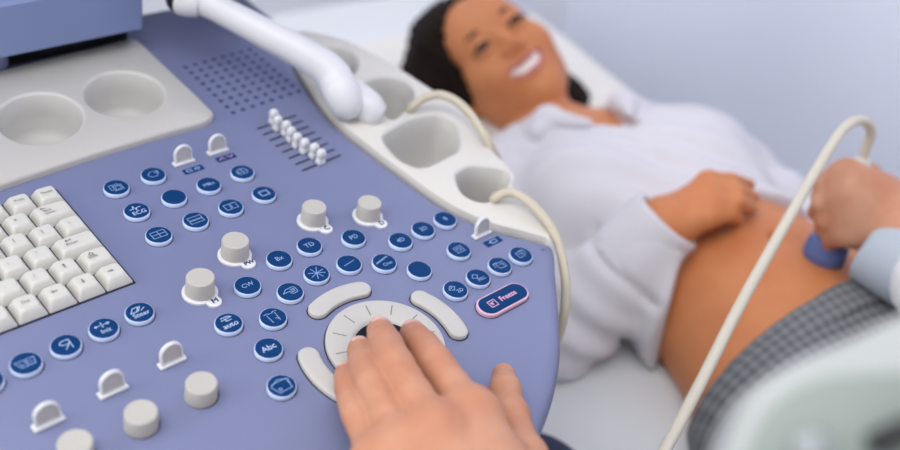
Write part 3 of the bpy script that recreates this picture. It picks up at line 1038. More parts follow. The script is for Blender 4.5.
# slider slots and their knobs
KN = [(130, 105), (152, 140), (195, 165), (222, 200), (258, 235), (298, 265), (352, 292), (390, 325)]
s0, s1 = Q(256.9, 129.1), Q(296.3, 115.4)
e0, e1 = Q(301.9, 170.9), Q(341.1, 155)
for k in range(8):
    t = k / 7
    A = s0.lerp(e0, t); B = s1.lerp(e1, t)
    c = (A + B) / 2; L = (B - A).length
    al = math.atan2((B - A).y, (B - A).x)
    bm = bmesh.new()
    slab(bm, capsule_outline((-L / 2 + .8 * mm, 0), (L / 2 - .8 * mm, 0), .95 * mm, 6), [(0, .02 * mm), (0, .15 * mm)], 0)
    sl_ = cpart('slider_slot', bm, M['slot'], T(c.x, c.y) @ Matrix.Rotation(al, 4, 'Z'))
    kp = Q(250 + KN[k][0] / 5.4, 100 + (KN[k][1] + 2) / 5.4, 4)
    tt = max(.05, min(.95, (kp - A).dot(B - A) / L / L))
    p = A.lerp(B, tt)
    bm = bmesh.new()
    lp = []
    for z, a_, b_ in [(.2, 3.0, 2.7), (1.2, 3.4, 3.2), (4.5, 3.1, 2.8), (5.6, 2.6, 2.3), (7.0, 3.3, 3.0), (10.5, 3.2, 2.8), (12.4, 2.6, 2.3), (13.4, 1.5, 1.3)]:
        lp.append([Vector((x * mm, y * mm, z * mm)) for x, y in [(v.x, v.y) for v in round_poly([(-a_, -b_), (a_, -b_), (a_, b_), (-a_, b_)], 1.2, 3)]])
    loft(bm, lp, 0)
    cpart('slider_knob', bm, M['white'], T(p.x, p.y), sl_, 40)

# speaker holes
bm = bmesh.new()
g00, g10, g11, g01 = Q(185.6, 67.3), Q(250, 49.6), Q(298.9, 91.1), Q(233.3, 112.7)
for i in range(8):
    for j in range(9):
        p = g00.lerp(g10, i / 7).lerp(g01.lerp(g11, i / 7), j / 8)
        lathe(bm, [(2.15 * mm, .03 * mm), (2.15 * mm, .12 * mm)], 14, 0, p.x, p.y)
cpart('speaker_grille', bm, M['hole'])

# monitor standing behind the tray
q0 = Q(144.5, 28, 24)
mx1, my0 = q0.x, q0.y
bm = bmesh.new()
# housing: section in y-z, swept along x
def mon_loop(x, d=0):
    s = [(my0 + d, .024 + d), (my0 + .30, .034 + d), (my0 + .30, .16), (my0 + .05, .16), (my0 + .030, .15), (my0 + .030, .072), (my0 + .006, .070 - d), (my0 + d, .066 - d)]
    return [Vector((x, y, z)) for y, z in s]
loft(bm, [mon_loop(mx1 - .46, .003), mon_loop(mx1 - .457), mon_loop(mx1 - .003), mon_loop(mx1, .003)], 0)
mon = cpart('monitor', bm, M['monitor'], smooth=30, label='blue monitor housing above the cup tray')
bm = bmesh.new()
box(bm, (mx1 - .28, my0 + .032, .080), (mx1 + .26, my0 + .34, .52), bev=.012)  # unseen upper housing, made wide to shade the panel's back corner
box(bm, (mx1 + .010, my0 - .032, .073), (mx1 + .26, my0 + .10, .30), bev=.008)  # unseen wing added only to deepen that shade
cpart('monitor_shading_head', bm, M['monitor'], parent=mon, smooth=40)
bm = bmesh.new()
box(bm, (mx1 - .25, my0 + .026, .125), (mx1 + .23, my0 + .0335, .49), bev=.003)
cpart('screen', bm, M['navy_screen'], parent=mon)
bm = bmesh.new()
box(bm, (mx1 - .30, my0 + .012, .001), (mx1 - .108, my0 + .20, .027), bev=.006)
cpart('monitor_mount', bm, M['blue'], smooth=40)
bm = bmesh.new()
box(bm, (mx1 - .42, my0 + .020, .001), (mx1 - .003, my0 + .28, .034), bev=.004)  # black block standing in for the shade in the gap above the tray
cpart('monitor_gap_shade', bm, M['black'], smooth=40)

# ------------------------------------------------------------------ jointed arm across the console's back corner
def qw(px, py, h):
    return MP @ Q(px, py, h)


arm = empty('support_arm', Matrix.Translation(qw(375, 112, 8)))
tag(arm, 'white jointed arm with a black collar reaching over the top edge of the console', 'arm')
path = [(196, 0, 62, 11), (214, 7, 60, 11.2), (240, 20, 56, 12), (268, 35, 51, 12.6), (292, 47.5, 46, 13.2), (310, 58, 41, 13.6), (324, 67, 36, 14.6), (333, 76, 31, 15.2), (338, 86, 26, 15.2)]
sp = spline([(*qw(x, y, h), r * mm) for x, y, h, r in path], 6)
bm = bmesh.new(); tube(bm, [p[:3] for p in sp], [p[3] for p in sp], 28)
build('shaft', bm, M['white'], Matrix.Identity(4), arm, 40)
path = [(338.5, 87, 25.5, 14.6), (340, 90, 24.5, 15.6), (344, 98, 20, 15.2), (346.5, 105, 15, 13.8), (347.5, 108, 11, 11)]
sp = spline([(*qw(x, y, h), r * mm) for x, y, h, r in path], 5)
bm = bmesh.new(); tube(bm, [p[:3] for p in sp], [p[3] for p in sp], 28)
build('knuckle', bm, M['white'], Matrix.Identity(4), arm, 40)
path = [(343, 82, 18, 6), (351, 90, 16, 11), (361, 101, 13, 14), (371, 110, 9, 14), (380, 116, 5.5, 10)]
sp = spline([(*qw(x, y, h), r * mm) for x, y, h, r in path], 5)
bm = bmesh.new(); tube(bm, [p[:3] for p in sp], [p[3] for p in sp], 28)
build('foot', bm, M['white'], Matrix.Identity(4), arm, 60)
path = [(176, -5, 62, 9), (177.5, -4, 62, 11.4), (180, -2, 61.8, 12.2), (183, 0, 61.6, 12.2)]
sp = spline([(*qw(x, y, h), r * mm) for x, y, h, r in path], 4)
bm = bmesh.new(); tube(bm, [p[:3] for p in sp], [p[3] for p in sp], 24)
build('collar', bm, M['black'], Matrix.Identity(4), arm, 50, )
sp = spline([(*qw(x, y, h), r * mm) for x, y, h, r in [(182, -.5, 61.5, 12.6), (186, 1, 61.3, 12.6), (198, 2.5, 61.2, 12.0)]], 4)
bm = bmesh.new(); tube(bm, [p[:3] for p in sp], [p[3] for p in sp], 24)
build('sleeve', bm, M['white'], Matrix.Identity(4), arm, 60)

# ------------------------------------------------------------------ cable looped round the wells
path = [(401, 124, -24), (405, 115, -6), (412, 107, 8), (422, 99, 14), (439, 94.5, 19), (456, 101, 20), (470, 114, 17), (481, 130, 12), (490, 145, 3), (498, 160, -12), (505, 174, -28), (500, 188, -30), (493, 199, -16), (494, 199, 4), (504, 193.5, 11), (516, 194, 13), (531, 204, 12), (544, 217.5, 9), (554.5, 234, 3), (560.5, 251, -5), (564, 269, -13), (566, 290, -24), (563, 320, -45), (555, 345, -75)]
sp = spline([tuple(qw(x, y, h)) for x, y, h in path], 6)
bm = bmesh.new(); tube(bm, sp, 3.7 * mm, 14)
cb = build('transducer_cable', bm, M['cable'], Matrix.Identity(4), None, 60)
tag(cb, 'thick cream cable looped round the wells along the console\'s right rim', 'cable')
#=====SECTION people
V = lambda *a: Vector(a)


def to_local(m, p):
    return np.array((m.inverted() @ Vector(p))[:])


# ------------------------------------------------------------------ patient
patient = empty('person', MB @ Matrix.Translation((0, 0, -0.1)))
tag(patient, 'smiling dark haired woman in a white shirt lying on the couch with her belly bared', 'person')
LB = lambda w: to_local(MB, w)
# head frame
eye_mid = spot(495.5, 32, 1.28)
HU = cvec((-0.67, -0.70, 0.22)).normalized()
HF = cvec((0.16, -0.16, -0.98)); HF = (HF - HU * HF.dot(HU)).normalized()
HR = HU.cross(HF)          # her left, image right
if HR.x < 0: HR = -HR
HC = eye_mid - HF * 0.088 - HU * 0.012
RH3 = np.array([MBi.to_3x3() @ HR, MBi.to_3x3() @ HU, MBi.to_3x3() @ HF])   # rows = head axes in body frame
HCB = LB(HC)
Hd = lambda r, u, f: HCB + (r * RH3[0] + u * RH3[1] + f * RH3[2]) * 0.001

res = 0.0036
FB = Field((-0.34, -0.28, -0.13), (0.36, 0.86, 0.34), res)


def head_sdf(F, k=1.0):
    F.ell(Hd(0, 28, -8), (.074, .092, .094), RH3)
    F.ell(Hd(0, -28, 30), (.065, .078, .060), RH3, .02)
    F.ell(Hd(0, -88, 60), (.023, .020, .023), RH3, .035)
    F.ell(Hd(0, -118, 26), (.046, .018, .034), RH3, .014, 's')
    F.ell(Hd(0, 35, 62), (.052, .038, .030), RH3, .03)
    for s in (-1, 1):
        F.ell(Hd(s * 44, -52, 10), (.018, .032, .03), RH3, .03)
        F.ell(Hd(s * 39, -22, 62), (.024, .022, .022), RH3, .025)
        F.ell(Hd(s * 31, 4, 102), (.019, .011, .016), RH3, .016, 's')
        F.cap(Hd(s * 14, 23, 84), Hd(s * 44, 22, 70), .006, .005, .014)
        F.ell(Hd(s * 76, -8, 0), (.008, .032, .019), RH3, .006)
    F.cap(Hd(0, 14, 84), Hd(0, -20, 101), .0065, .0095, .012)
    for s in (-1, 1):
        F.ell(Hd(s * 11, -23, 92), (.008, .0075, .010), RH3, .007)
    for s in (-1, 1):
        F.chain([Hd(s * 16, 4, 86), Hd(s * 23, 10, 91), Hd(s * 31, 11.5, 92), Hd(s * 39, 9.5, 89.5), Hd(s * 46, 4, 82)], [.0025, .0042, .0046, .0042, .0025], .003)
        F.chain([Hd(s * 16, 4, 86), Hd(s * 23, -1.5, 89.5), Hd(s * 31, -3.2, 90.5), Hd(s * 39, -1.5, 88), Hd(s * 46, 4, 82)], [.0025, .0036, .0038, .0036, .0025], .003)
    # smiling mouth
    up = [Hd(-31, -41, 73), Hd(-15, -46, 88), Hd(0, -48, 92), Hd(15, -46, 88), Hd(31, -41, 73)]
    lo = [Hd(-31, -41, 73), Hd(-17, -57, 85), Hd(0, -63, 89), Hd(17, -57, 85), Hd(31, -41, 73)]
    F.chain(up, [.003, .0045, .005, .0045, .003], .006)
    F.chain(lo, [.003, .005, .006, .005, .003], .006)
    F.ell(Hd(0, -53.5, 92), (.022, .0055, .013), RH3, .003, 's')
    for s in (-1, 1): F.ell(Hd(s * 19, -48.5, 86), (.010, .0042, .010), np.array([[math.cos(.45), s * math.sin(.45), 0], [-s * math.sin(.45), math.cos(.45), 0], [0, 0, 1]]) @ RH3, .002, 's')


def torso(F, g=0.0):
    F.ell((.032, 0.01, 0), (.138 + g, .14 + g, .098 + g))
    F.ell((0.028, 0.15, 0.012), (.120 + g, .17 + g, .100 + g), None, .06)
    F.ell((0.012, 0.37, 0.0), (.150 + g, .17 + g, .095 + g), None, .06)
    F.cap((-.135, .455, -.005), (.135, .455, -.005), .05 + g, None, .05)
    for s in (-1, 1):
        F.ell((s * .072, .335, .062), (.062 + g, .060 + g, .050 + g), None, .04)


NB = np.array((0.0, 0.50, 0.0))
# arms (body frame)
SR, SL = np.array((-.165, .455, -.005)), np.array((.175, .455, -.005))
ER = LB(spot(548, 340, 1.03)); WR = LB(spot(664, 223, .975))
EL = LB(at_height(822, 250, .67)); WL = np.array((.20, -.06, -.005))


def hand_R(F, k=.006):
    """her right hand resting on the belly, fingers curling over to the far side"""
    w = WR
    kn = [LB(spot(708, 182, .985)), LB(spot(713, 193, .972)), LB(spot(713, 205, .962)), LB(spot(707, 217, .957))]
    pi = [LB(spot(730, 180, .990)), LB(spot(737, 190, .975)), LB(spot(737, 202, .966)), LB(spot(729, 214, .962))]
    tp = [LB(spot(750, 185, 1.015)), LB(spot(754, 197, .997)), LB(spot(752, 209, .988)), LB(spot(739, 221, .980))]
    b0 = LB(spot(672, 213, .985)); b1 = LB(spot(676, 228, .972))
    for i, kk in enumerate(kn):
        F.cap(b0 + (b1 - b0) * i / 3, kk, .015, .0112, .012)
    F.cap(kn[0], kn[3], .010, .010, .01)
    F.cap(w, (b0 + b1) / 2, .024, .021, .02)
    for a, b, c in zip(kn, pi, tp):
        F.cap(a, b, .0102, .0086, .006); F.cap(b, c, .0086, .0066, .002)
    th = [LB(spot(684, 200, 1.0)), LB(spot(700, 187, 1.012)), LB(spot(716, 183, 1.02))]
    F.chain(th, [.012, .009, .007], .01)


head_sdf(FB)
FB.cap(Hd(0, -40, -30), NB + np.array((0, .0, .006)), .047, .054, .022)
FB.cap(NB + np.array((-.06, -.02, 0)), NB + np.array((.06, -.02, 0)), .05, None, .05)
torso(FB)
FB.cap(SR, ER, .046, .036, .04); FB.cap(ER, WR, .036, .023, .02)
FB.cap(SL, EL, .046, .036, .04); FB.cap(EL, WL, .036, .024, .02)
FB.cap(WL, WL + np.array((0, -.09, 0)), .022, .014, .02)
hand_R(FB)
for s in (-1, 1):
    FB.cap((.032 + s * .075, -.02, -.005), (.032 + s * .088, -.45, -.01), .082, .06, .05)
# navel
FB.ell((.026, .135, .112), (.006, .008, .010), None, .006, 's')
BACK = -.0345        # the couch's top: backs lie flat on it
FB.f = np.maximum(FB.f, np.where(FB.grid()[1] < .55, BACK - FB.grid()[2], -1).astype(np.float32))
pos1, q1 = FB.mesh('body', 1)
# lower legs and feet, coarser, continuing inside the trousers
FL = Field((-.22, -1.02, -.13), (.22, -.2, .14), .008)
for s in (-1, 1):
    FL.cap((.032 + s * .082, -.25, -.01), (.032 + s * .088, -.47, -.015), .072, .052, .03)
    FL.cap((.032 + s * .088, -.47, -.015), (.032 + s * .09, -.86, -.02), .052, .036, .03)
    FL.cap((.032 + s * .09, -.88, -.01), (.032 + s * .105, -.93, .08), .034, .022, .03)
FL.f = np.maximum(FL.f, (BACK - FL.grid()[2]).astype(np.float32))
pos2, q2 = FL.mesh('legs', 1)
me = np_mesh('body', [(pos1, q1), (pos2, q2)])
body = link_mesh('body', me, [M['skin2'], M['lips']], MB, patient, 180)
# lips by position
pc = np.zeros(len(me.polygons) * 3, np.float32); me.polygons.foreach_get('center', pc); pc = pc.reshape(-1, 3)
hd = (pc - HCB) @ RH3.T * 1000


def seg_d(p, a, b):
    a = np.array(a, float); b = np.array(b, float); t = np.clip(((p - a) @ (b - a)) / ((b - a) @ (b - a)), 0, 1)
    return np.linalg.norm(p - a - t[:, None] * (b - a), axis=1)


lipd = np.full(len(pc), 99.0)
for ch in ([(-31, -41, 75), (-15, -46, 91), (0, -48, 96), (15, -46, 91), (31, -41, 75)], [(-31, -41, 75), (-17, -58, 89), (0, -65, 94), (17, -58, 89), (31, -41, 75)]):
    for a, b in zip(ch[:-1], ch[1:]): lipd = np.minimum(lipd, seg_d(hd, a, b))
mi = np.where(lipd < 5.0, 1, 0).astype(np.int32)
me.polygons.foreach_set('material_index', mi)

# eyes, brows, teeth
MH = Matrix((HR, HU, HF)).transposed().to_4x4(); MH.translation = HC
for s in (-1, 1):
    bm = bmesh.new()
    bmesh.ops.create_uvsphere(bm, u_segments=24, v_segments=16, radius=.0115)
    for f in bm.faces:
        c = f.calc_center_median()
        if Vector((c.x - s * -.0015, c.y, c.z)).normalized().z > .80: f.material_index = 1
    eye = build('eye', bm, [M['eyew'], M['iris']], MH @ T(s * .031, .004, .0805), patient, 180)
    bm = bmesh.new()
    tube(bm, [Vector((s * .001 * x, y * .001, z * .001)) for x, y, z in [(16, 4, 89), (22, 6.5, 93.5), (31, 7.6, 95.5), (39, 6.4, 92.5), (48, 3.5, 84)]], [.0012, .0028, .0034, .0030, .0012], 10)
    build('eyelash', bm, M['lash'], MH, patient, 180)
    bm = bmesh.new()
    tube(bm, [Vector((s * .001 * x, y * .001, z * .001)) for x, y, z in [(12, 23, 92), (24, 28, 93), (36, 29, 87), (48, 23, 75)]], [.0022, .0032, .0028, .0012], 10)
    build('eyebrow', bm, M['lash'], MH, patient, 180)
bm = bmesh.new()
loft(bm, [[Vector((x * .001, y * .001, (88 - x * x * .014 - (0 if y < -53 else 0)) * .001)) for x in range(-26, 27, 2)] for y in (-60, -57, -53, -49, -45, -42)], 0, False, False, False)
build('teeth', bm, M['teeth'], MH, patient, 180)
bm = bmesh.new()
bmesh.ops.create_uvsphere(bm, u_segments=14, v_segments=10, radius=.0055)
build('earring', bm, M['earring'], MH @ T(-.086, -.044, .004), patient, 180)

# hair
FH = Field(HCB - .26, HCB + .26, .004)
FH.ell(Hd(-6, 32, -16), (.088, .100, .104), RH3)
FH.ell(Hd(0, -8, 104), (.068, .106, .104), RH3, .012, 's')
for s in (-1, 1):
    if s < 0:
        pts = [Hd(-50, 92, 28), Hd(-92, 52, -2), Hd(-95, -10, -50), Hd(-86, -76, -42), Hd(-68, -128, -8)]
        FH.chain(pts, [.026, .032, .032, .024, .012], .03)
    else:
        pts = [Hd(46, 84, 10), Hd(66, 40, -20), Hd(68, -20, -44), Hd(64, -74, -50), Hd(62, -104, -36)]
        FH.chain(pts, [.018, .016, .016, .014, .009], .03)
    pts = [Hd(s * 30, 60, -80), Hd(s * 55, -20, -80), Hd(s * 60, -90, -60), Hd(s * 55, -150, -40)]
    FH.chain(pts, [.03, .033, .026 if s > 0 else .032, .010 if s > 0 else .014], .03)
pts = [Hd(-10, 104, 20), Hd(-58, 72, 38), Hd(-80, 30, 16), Hd(-85, 2, -18)]
FH.chain(pts, [.018, .02, .015, .009], .02)
X = FH.grid()
hx = [(X[0] - HCB[0]) * RH3[i, 0] + (X[1] - HCB[1]) * RH3[i, 1] + (X[2] - HCB[2]) * RH3[i, 2] for i in range(3)]
FH.f += (.0022 * np.sin(hx[0] * 420 + 8 * np.sin(hx[1] * 18) + hx[2] * 160) + .0016 * np.sin(hx[2] * 520 + 5 * np.sin(hx[1] * 25))).astype(np.float32)
link_mesh('hair', np_mesh('hair', [FH.mesh('hair', 1)]), M['hair'], MB, patient, 180)

# shirt: torso and sleeves with folds, hem lying across the belly, open collar
FS = Field((-.36, .10, -.14), (.40, .70, .22), .0045)
torso(FS, .014)
FS.cap(NB + np.array((-.07, -.03, .0)), NB + np.array((.07, -.03, .0)), .062, None, .05)
XS = FS.grid()
hem = .205 + .012 * np.sin(XS[0] * 22 + 1) + .05 * np.clip(-XS[2] - .02, 0, .1) - 1.1 * np.clip(-XS[0] - .045, 0, .05)
FS.f = np.maximum(FS.f, (hem - XS[1]).astype(np.float32))
FS.cap(SR, ER, .058, .046, .05); FS.cap(ER, WR + (ER - WR) * .02, .046, .036, .03)
FS.cap(SL, EL, .060, .052, .05)
FS.f += folds(XS, .0030, 11, 24).astype(np.float32)
fa = WR - ER; fl_ = np.linalg.norm(fa); fa = fa / fl_
sa = (XS[0] - ER[0]) * fa[0] + (XS[1] - ER[1]) * fa[1] + (XS[2] - ER[2]) * fa[2]
da = np.sqrt(np.maximum((XS[0] - ER[0]) ** 2 + (XS[1] - ER[1]) ** 2 + (XS[2] - ER[2]) ** 2 - sa ** 2, 0))
arm_m = 1 / (1 + np.exp((da - .062) * 500)) * (sa > -.02)
FS.f += (arm_m * (.006 * np.exp(-((sa - fl_ + .062) / .0045) ** 2) + .004 * np.sin(sa * 130 + 40 * XS[2]) * np.exp(-((sa - .04) / .05) ** 2))).astype(np.float32)
front_m = XS[2] > .03
FS.f -= (front_m * .0022 / (1 + np.exp((np.abs(XS[0] - .012) - .015) * 1500))).astype(np.float32)
FS.f += (front_m * (1 - arm_m) * .0035 * np.sin(XS[0] * 150 + XS[1] * 60) * np.exp(-((XS[0] + .07) / .05) ** 2 - ((XS[1] - .42) / .07) ** 2)).astype(np.float32)
FS.f += (.003 * np.sin(XS[1] * 95 + 30 * XS[0] + 6 * np.sin(XS[0] * 14)) * np.exp(-((XS[1] - .30) / .15) ** 2)).astype(np.float32)
# neck opening: along the neck and a V down the front
FS.cap(Hd(0, -60, -15), NB + np.array((0, .005, .02)), .056, .060, .008, 's')
FS.cap(NB + np.array((0, .03, .07)), NB + np.array((.012, -.13, .112)), .050, .012, .006, 's')
wx = WR - ER; wx /= np.linalg.norm(wx)
FS.f = np.maximum(FS.f, ((XS[0] - WR[0]) * wx[0] + (XS[1] - WR[1]) * wx[1] + (XS[2] - WR[2]) * wx[2] + .004).astype(np.float32) * np.where(((XS[0] - WR[0]) ** 2 + (XS[1] - WR[1]) ** 2 + (XS[2] - WR[2]) ** 2) < .06 ** 2, 1, 0) - np.where(((XS[0] - WR[0]) ** 2 + (XS[1] - WR[1]) ** 2 + (XS[2] - WR[2]) ** 2) < .06 ** 2, 0, 1))
FS.f = np.maximum(FS.f, (BACK + .0005 - XS[2]).astype(np.float32))
sh = link_mesh('shirt', np_mesh('shirt', [FS.mesh('shirt', 2)]), M['shirt'], MB, patient, 180)
# cuff and collar
FC = Field(WR - .09, WR + .09, .003)
FC.cap(WR - wx * .065, WR + wx * .002, .0435, .040)
Xc = FC.grid()
ax = (Xc[0] - WR[0]) * wx[0] + (Xc[1] - WR[1]) * wx[1] + (Xc[2] - WR[2]) * wx[2]
FC.f = np.maximum(FC.f, np.maximum(ax - .006, -.062 - ax).astype(np.float32))
FC.cap(WR - wx * .02, WR + wx * .05, .031, .032, .002, 's')
link_mesh('cuff', np_mesh('cuff', [FC.mesh('cuff', 1)]), M['shirt'], MB, sh, 180)
for s in (-1, 1):
    FK = Field(NB + np.array((-.15, -.17, -.08)), NB + np.array((.15, .13, .17)), .0035)
    pts = [NB + np.array(p) for p in ((s * .015, .045, -.055), (s * .066, .040, -.01), (s * .072, .020, .045), (s * .055, -.03, .095), (s * .030, -.085, .112))]
    FK.chain(pts, [.012, .015, .017, .017, .006], .012)
    pts2 = [NB + np.array(p) for p in ((s * .078, .0, .045), (s * .078, -.045, .088))]
    FK.cap(pts2[0], pts2[1], .016, .012, .02)
    link_mesh('collar', np_mesh('collar', [FK.mesh('collar', 1)]), M['shirt'], MB, sh, 180)

# trousers
FT = Field((-.27, -.92, -.16), (.27, .14, .18), .006)
torso(FT, .010)
for s in (-1, 1):
    FT.cap((.032 + s * .075, -.02, -.005), (.032 + s * .088, -.46, -.01), .090, .076, .05)
    FT.cap((.032 + s * .088, -.46, -.01), (.032 + s * .09, -.84, -.02), .076, .058, .03)
XT = FT.grid()
FT.f += folds(XT, .002, 5, 22).astype(np.float32)
FT.f = np.maximum(FT.f, (XT[1] - .043 - .008 * np.sin(XT[0] * 14) + .12 * np.clip(XT[2] - .06, 0, 1)).astype(np.float32))
FT.f = np.maximum(FT.f, (BACK + .0005 - XT[2]).astype(np.float32))
tr = link_mesh('trousers', np_mesh('trousers', [FT.mesh('trousers', 2)]), M['plaid'], MB, patient, 180)
# waistband
FW = Field((-.25, -.02, -.15), (.25, .14, .16), .004)
torso(FW, .014)
XW = FW.grid()
tp_ = XW[1] - .047 - .008 * np.sin(XW[0] * 14) + .12 * np.clip(XW[2] - .06, 0, 1)
FW.f = np.maximum(FW.f, np.maximum(tp_, -.034 - tp_).astype(np.float32))
FW.f = np.maximum(FW.f, (BACK + .0005 - XW[2]).astype(np.float32))
link_mesh('waistband', np_mesh('waistband', [FW.mesh('waistband', 1)]), M['plaid'], MB, tr, 180)

# ------------------------------------------------------------------ operator: left hand on the trackball, right hand holding the probe
opbase = MP @ V(-.20, -.42, 0); opbase.z = 0
operator = empty('person', Matrix.Translation(opbase))
tag(operator, 'operator in white coat, one hand on the trackball and the other gripping the probe', 'person')

# left hand in the panel frame
FHd = Field((-.155, -.20, -.004), (.075, .035, .095), .00095)


def qn(x, y, h): return np.array(Q(x, y, h))


fingers = {
    'pinky': [(345.5, 373, 8.5), (349, 389, 20), (357, 414, 30), (381, 463, 37)],
    'ring': [(359.5, 349, 12), (365, 366, 27), (374, 386, 38), (407, 452, 46)],
    'middle': [(380, 330.5, 23), (387, 346, 35), (396, 366, 44), (438, 435, 54)],
    'index': [(412.5, 332.5, 16), (423, 346, 31), (435, 363, 41), (474, 417, 52)],
}
rads = {'pinky': [6.6, 7.6, 8.4, 9.2], 'ring': [7.6, 8.8, 9.8, 10.6], 'middle': [8.2, 9.3, 10.3, 11], 'index': [8.0, 9.0, 10.0, 11]}
wrist_a, wrist_b = qn(440, 520, 46), qn(506, 505, 48)
palm = Field((-.155, -.20, -.004), (.075, .035, .095), .00095)
mcps = {n: qn(*p[3]) for n, p in fingers.items()}
order = ['pinky', 'ring', 'middle', 'index']
for i, n in enumerate(order):
    w = wrist_a + (wrist_b - wrist_a) * i / 3
    palm.cap(mcps[n] - np.array((0, 0, .002)), w, .0128, .017, .014)
for a, b in zip(order[:-1], order[1:]):
    palm.cap(mcps[a] - np.array((0, 0, .004)), mcps[b] - np.array((0, 0, .004)), .0108, .0112, .010)
    ma = mcps[a] * .5 + wrist_a * .5; mb = mcps[b] * .5 + wrist_b * .5
palm.cap(mcps['pinky'] * .55 + wrist_a * .45 - np.array((0, 0, .006)), mcps['index'] * .55 + wrist_b * .45 - np.array((0, 0, .006)), .014, .015, .015)
palm.cap(wrist_a, wrist_a + (wrist_a - mcps['ring']) * .9, .021, .022, .02)
palm.cap(wrist_b, wrist_b + (wrist_b - mcps['index']) * .9, .021, .022, .02)
thumb = [qn(503.5, 375, 11), qn(505, 390, 17), qn(511, 415, 23), qn(524, 458, 33), qn(494, 498, 40)]
palm.chain(thumb, [.0068, .0080, .0090, .0112, .017], .006)
palm.cap(thumb[3] * .8 + thumb[4] * .2, mcps['index'] * .5 + wrist_b * .5 - np.array((0, 0, .008)), .010, .012, .014)     # web of the thumb
FHd.f = palm.f.copy()
base_f = palm.f
XH = FHd.grid()
for n in order:
    fz_ = Field((-.155, -.20, -.004), (.075, .035, .095), .00095)
    pts = [qn(*p) for p in fingers[n]]
    sm = spline([tuple(p) + (r * mm,) for p, r in zip(pts, rads[n])], 4)
    fz_.chain([np.array(v[:3]) for v in sm], [v[3] for v in sm], .002)
    # knuckle bump and creases over the middle joint
    for jn, amp in ((1, .0005), (2, .0009)):
        p = pts[jn]; d = pts[jn + 1] - pts[jn - 1]; d /= np.linalg.norm(d)
        fz_.ell(p + np.array((0, 0, .0012)), np.array((rads[n][jn] * .9, rads[n][jn] * .95, rads[n][jn] * .9)) * mm, None, .004)
        r2 = np.sqrt((XH[0] - p[0]) ** 2 + (XH[1] - p[1]) ** 2 + (XH[2] - p[2]) ** 2)
        s_ = (XH[0] - p[0]) * d[0] + (XH[1] - p[1]) * d[1] + (XH[2] - p[2]) * d[2]
        cr = sum(np.exp(-((s_ - o) / .0007) ** 2) * a_ for o, a_ in ((-.0034, .6), (0, 1), (.0030, .7)))
        fz_.f += (amp * .55 * cr * (r2 < rads[n][jn] * mm * 1.35)).astype(np.float32)
    kk = .010
    h = np.maximum(kk - np.abs(base_f - fz_.f), 0) / kk
    u_ = np.minimum(base_f, fz_.f) - h * h * kk * .25
    k2 = .0012
    h = np.maximum(k2 - np.abs(FHd.f - u_), 0) / k2
    FHd.f = np.minimum(FHd.f, u_) - h * h * k2 * .25
# knuckle bumps and tendon ridges on the back of the hand
for n in order:
    FHd.ell(mcps[n] + np.array((0, 0, .0022)), (.0100, .0100, .0085), None, .014)
    w = wrist_a * .4 + wrist_b * .6
    FHd.cap(mcps[n] + np.array((0, 0, .0085)), mcps[n] * .35 + w * .65 + np.array((0, 0, .0125)), .0020, .0016, .007)
ph, qh = FHd.mesh('hand', 1)
PH_world = ph @ np.array(MP.to_3x3()).T + np.array(MP.translation)

# arms and trunk of the operator, coarse, in world space; right hand finer
wl = (wrist_a + wrist_b) / 2
wl_w = np.array(MP @ Vector(wl)); el_w = np.array((.27, .12, 1.00)); sl_w = np.array((.24, -.10, 1.30))
fd = np.array(MP @ Vector(wl + (wl - (mcps['middle'] + mcps['ring']) / 2) * .8))
wr_w = np.array(spot(888, 232, .90)); er_w = np.array((.68, .42, 1.00)); sr_w = np.array((.58, .05, 1.30))
neck = np.array((.41, -.06, 1.40))
FO = Field((-.02, -.40, .50), (1.0, .86, 1.72), .012)
FO.cap(fd, el_w, .024, .038, .02); FO.cap(el_w, sl_w, .042, .052, .03)
FO.cap(wr_w + np.array((.03, -.04, .01)), er_w, .028, .040, .02); FO.cap(er_w, sr_w, .042, .052, .03)
FO.cap(sl_w, sr_w, .06, .06, .05)
FO.ell((.40, -.08, 1.16), (.19, .12, .24), None, .06); FO.ell((.36, -.14, .84), (.18, .14, .22), None, .08)
FO.cap(neck - np.array((0, 0, .08)), neck + np.array((0, .01, .07)), .055, .055, .03)
FO.ell((.42, -.02, 1.57), (.078, .095, .115), None, .02)
po, qo = FO.mesh('trunk', 1)

# right hand: a fist closed on the probe
pA = np.array(spot(860, 172, .905)); pB = np.array(spot(829, 240, .925))          # probe handle axis
pv = pB - pA; pvn = pv / np.linalg.norm(pv)
FR = Field(np.array(spot(860, 215, .90)) - .16, np.array(spot(860, 215, .90)) + .16, .0016)
SW = lambda x, y, d: np.array(spot(x, y, d))
wr = SW(890, 232, .885)
kn = [SW(846, 176, .872), SW(848, 194, .868), SW(849, 212, .872), SW(848, 230, .880)]
for i, kq in enumerate(kn):
    FR.cap(wr + (SW(876, 190, .885) - wr) * (1 - i / 3) * .9, kq, .021, .0150, .018)
FR.cap(kn[0], kn[3], .012, .012, .012)
pip = [SW(826, 184, .886), SW(824, 203, .886), SW(828, 220, .888), SW(833, 236, .893)]
dip = [SW(820, 197, .908), SW(817, 212, .908), SW(823, 228, .910), SW(830, 243, .912)]
tip = [SW(832, 205, .930), SW(830, 220, .932), SW(834, 234, .934), SW(838, 248, .932)]
for a, b, c, d, r in zip(kn, pip, dip, tip, (1, 1.02, .98, .86)):
    FR.cap(a, b, .0128 * r, .0108 * r, .007); FR.cap(b, c, .0108 * r, .0088 * r, .004); FR.cap(c, d, .0085 * r, .0072 * r, .001)
FR.chain([wr + np.array((-.01, .02, .02)), SW(866, 178, .915), SW(852, 172, .928), SW(836, 178, .936)], [.018, .014, .0115, .009], .008)
FR.cap(wr, np.array((wr + (er_w - wr) * .25)), .026, .030, .02)
pr, qr = FR.mesh('handr', 1)
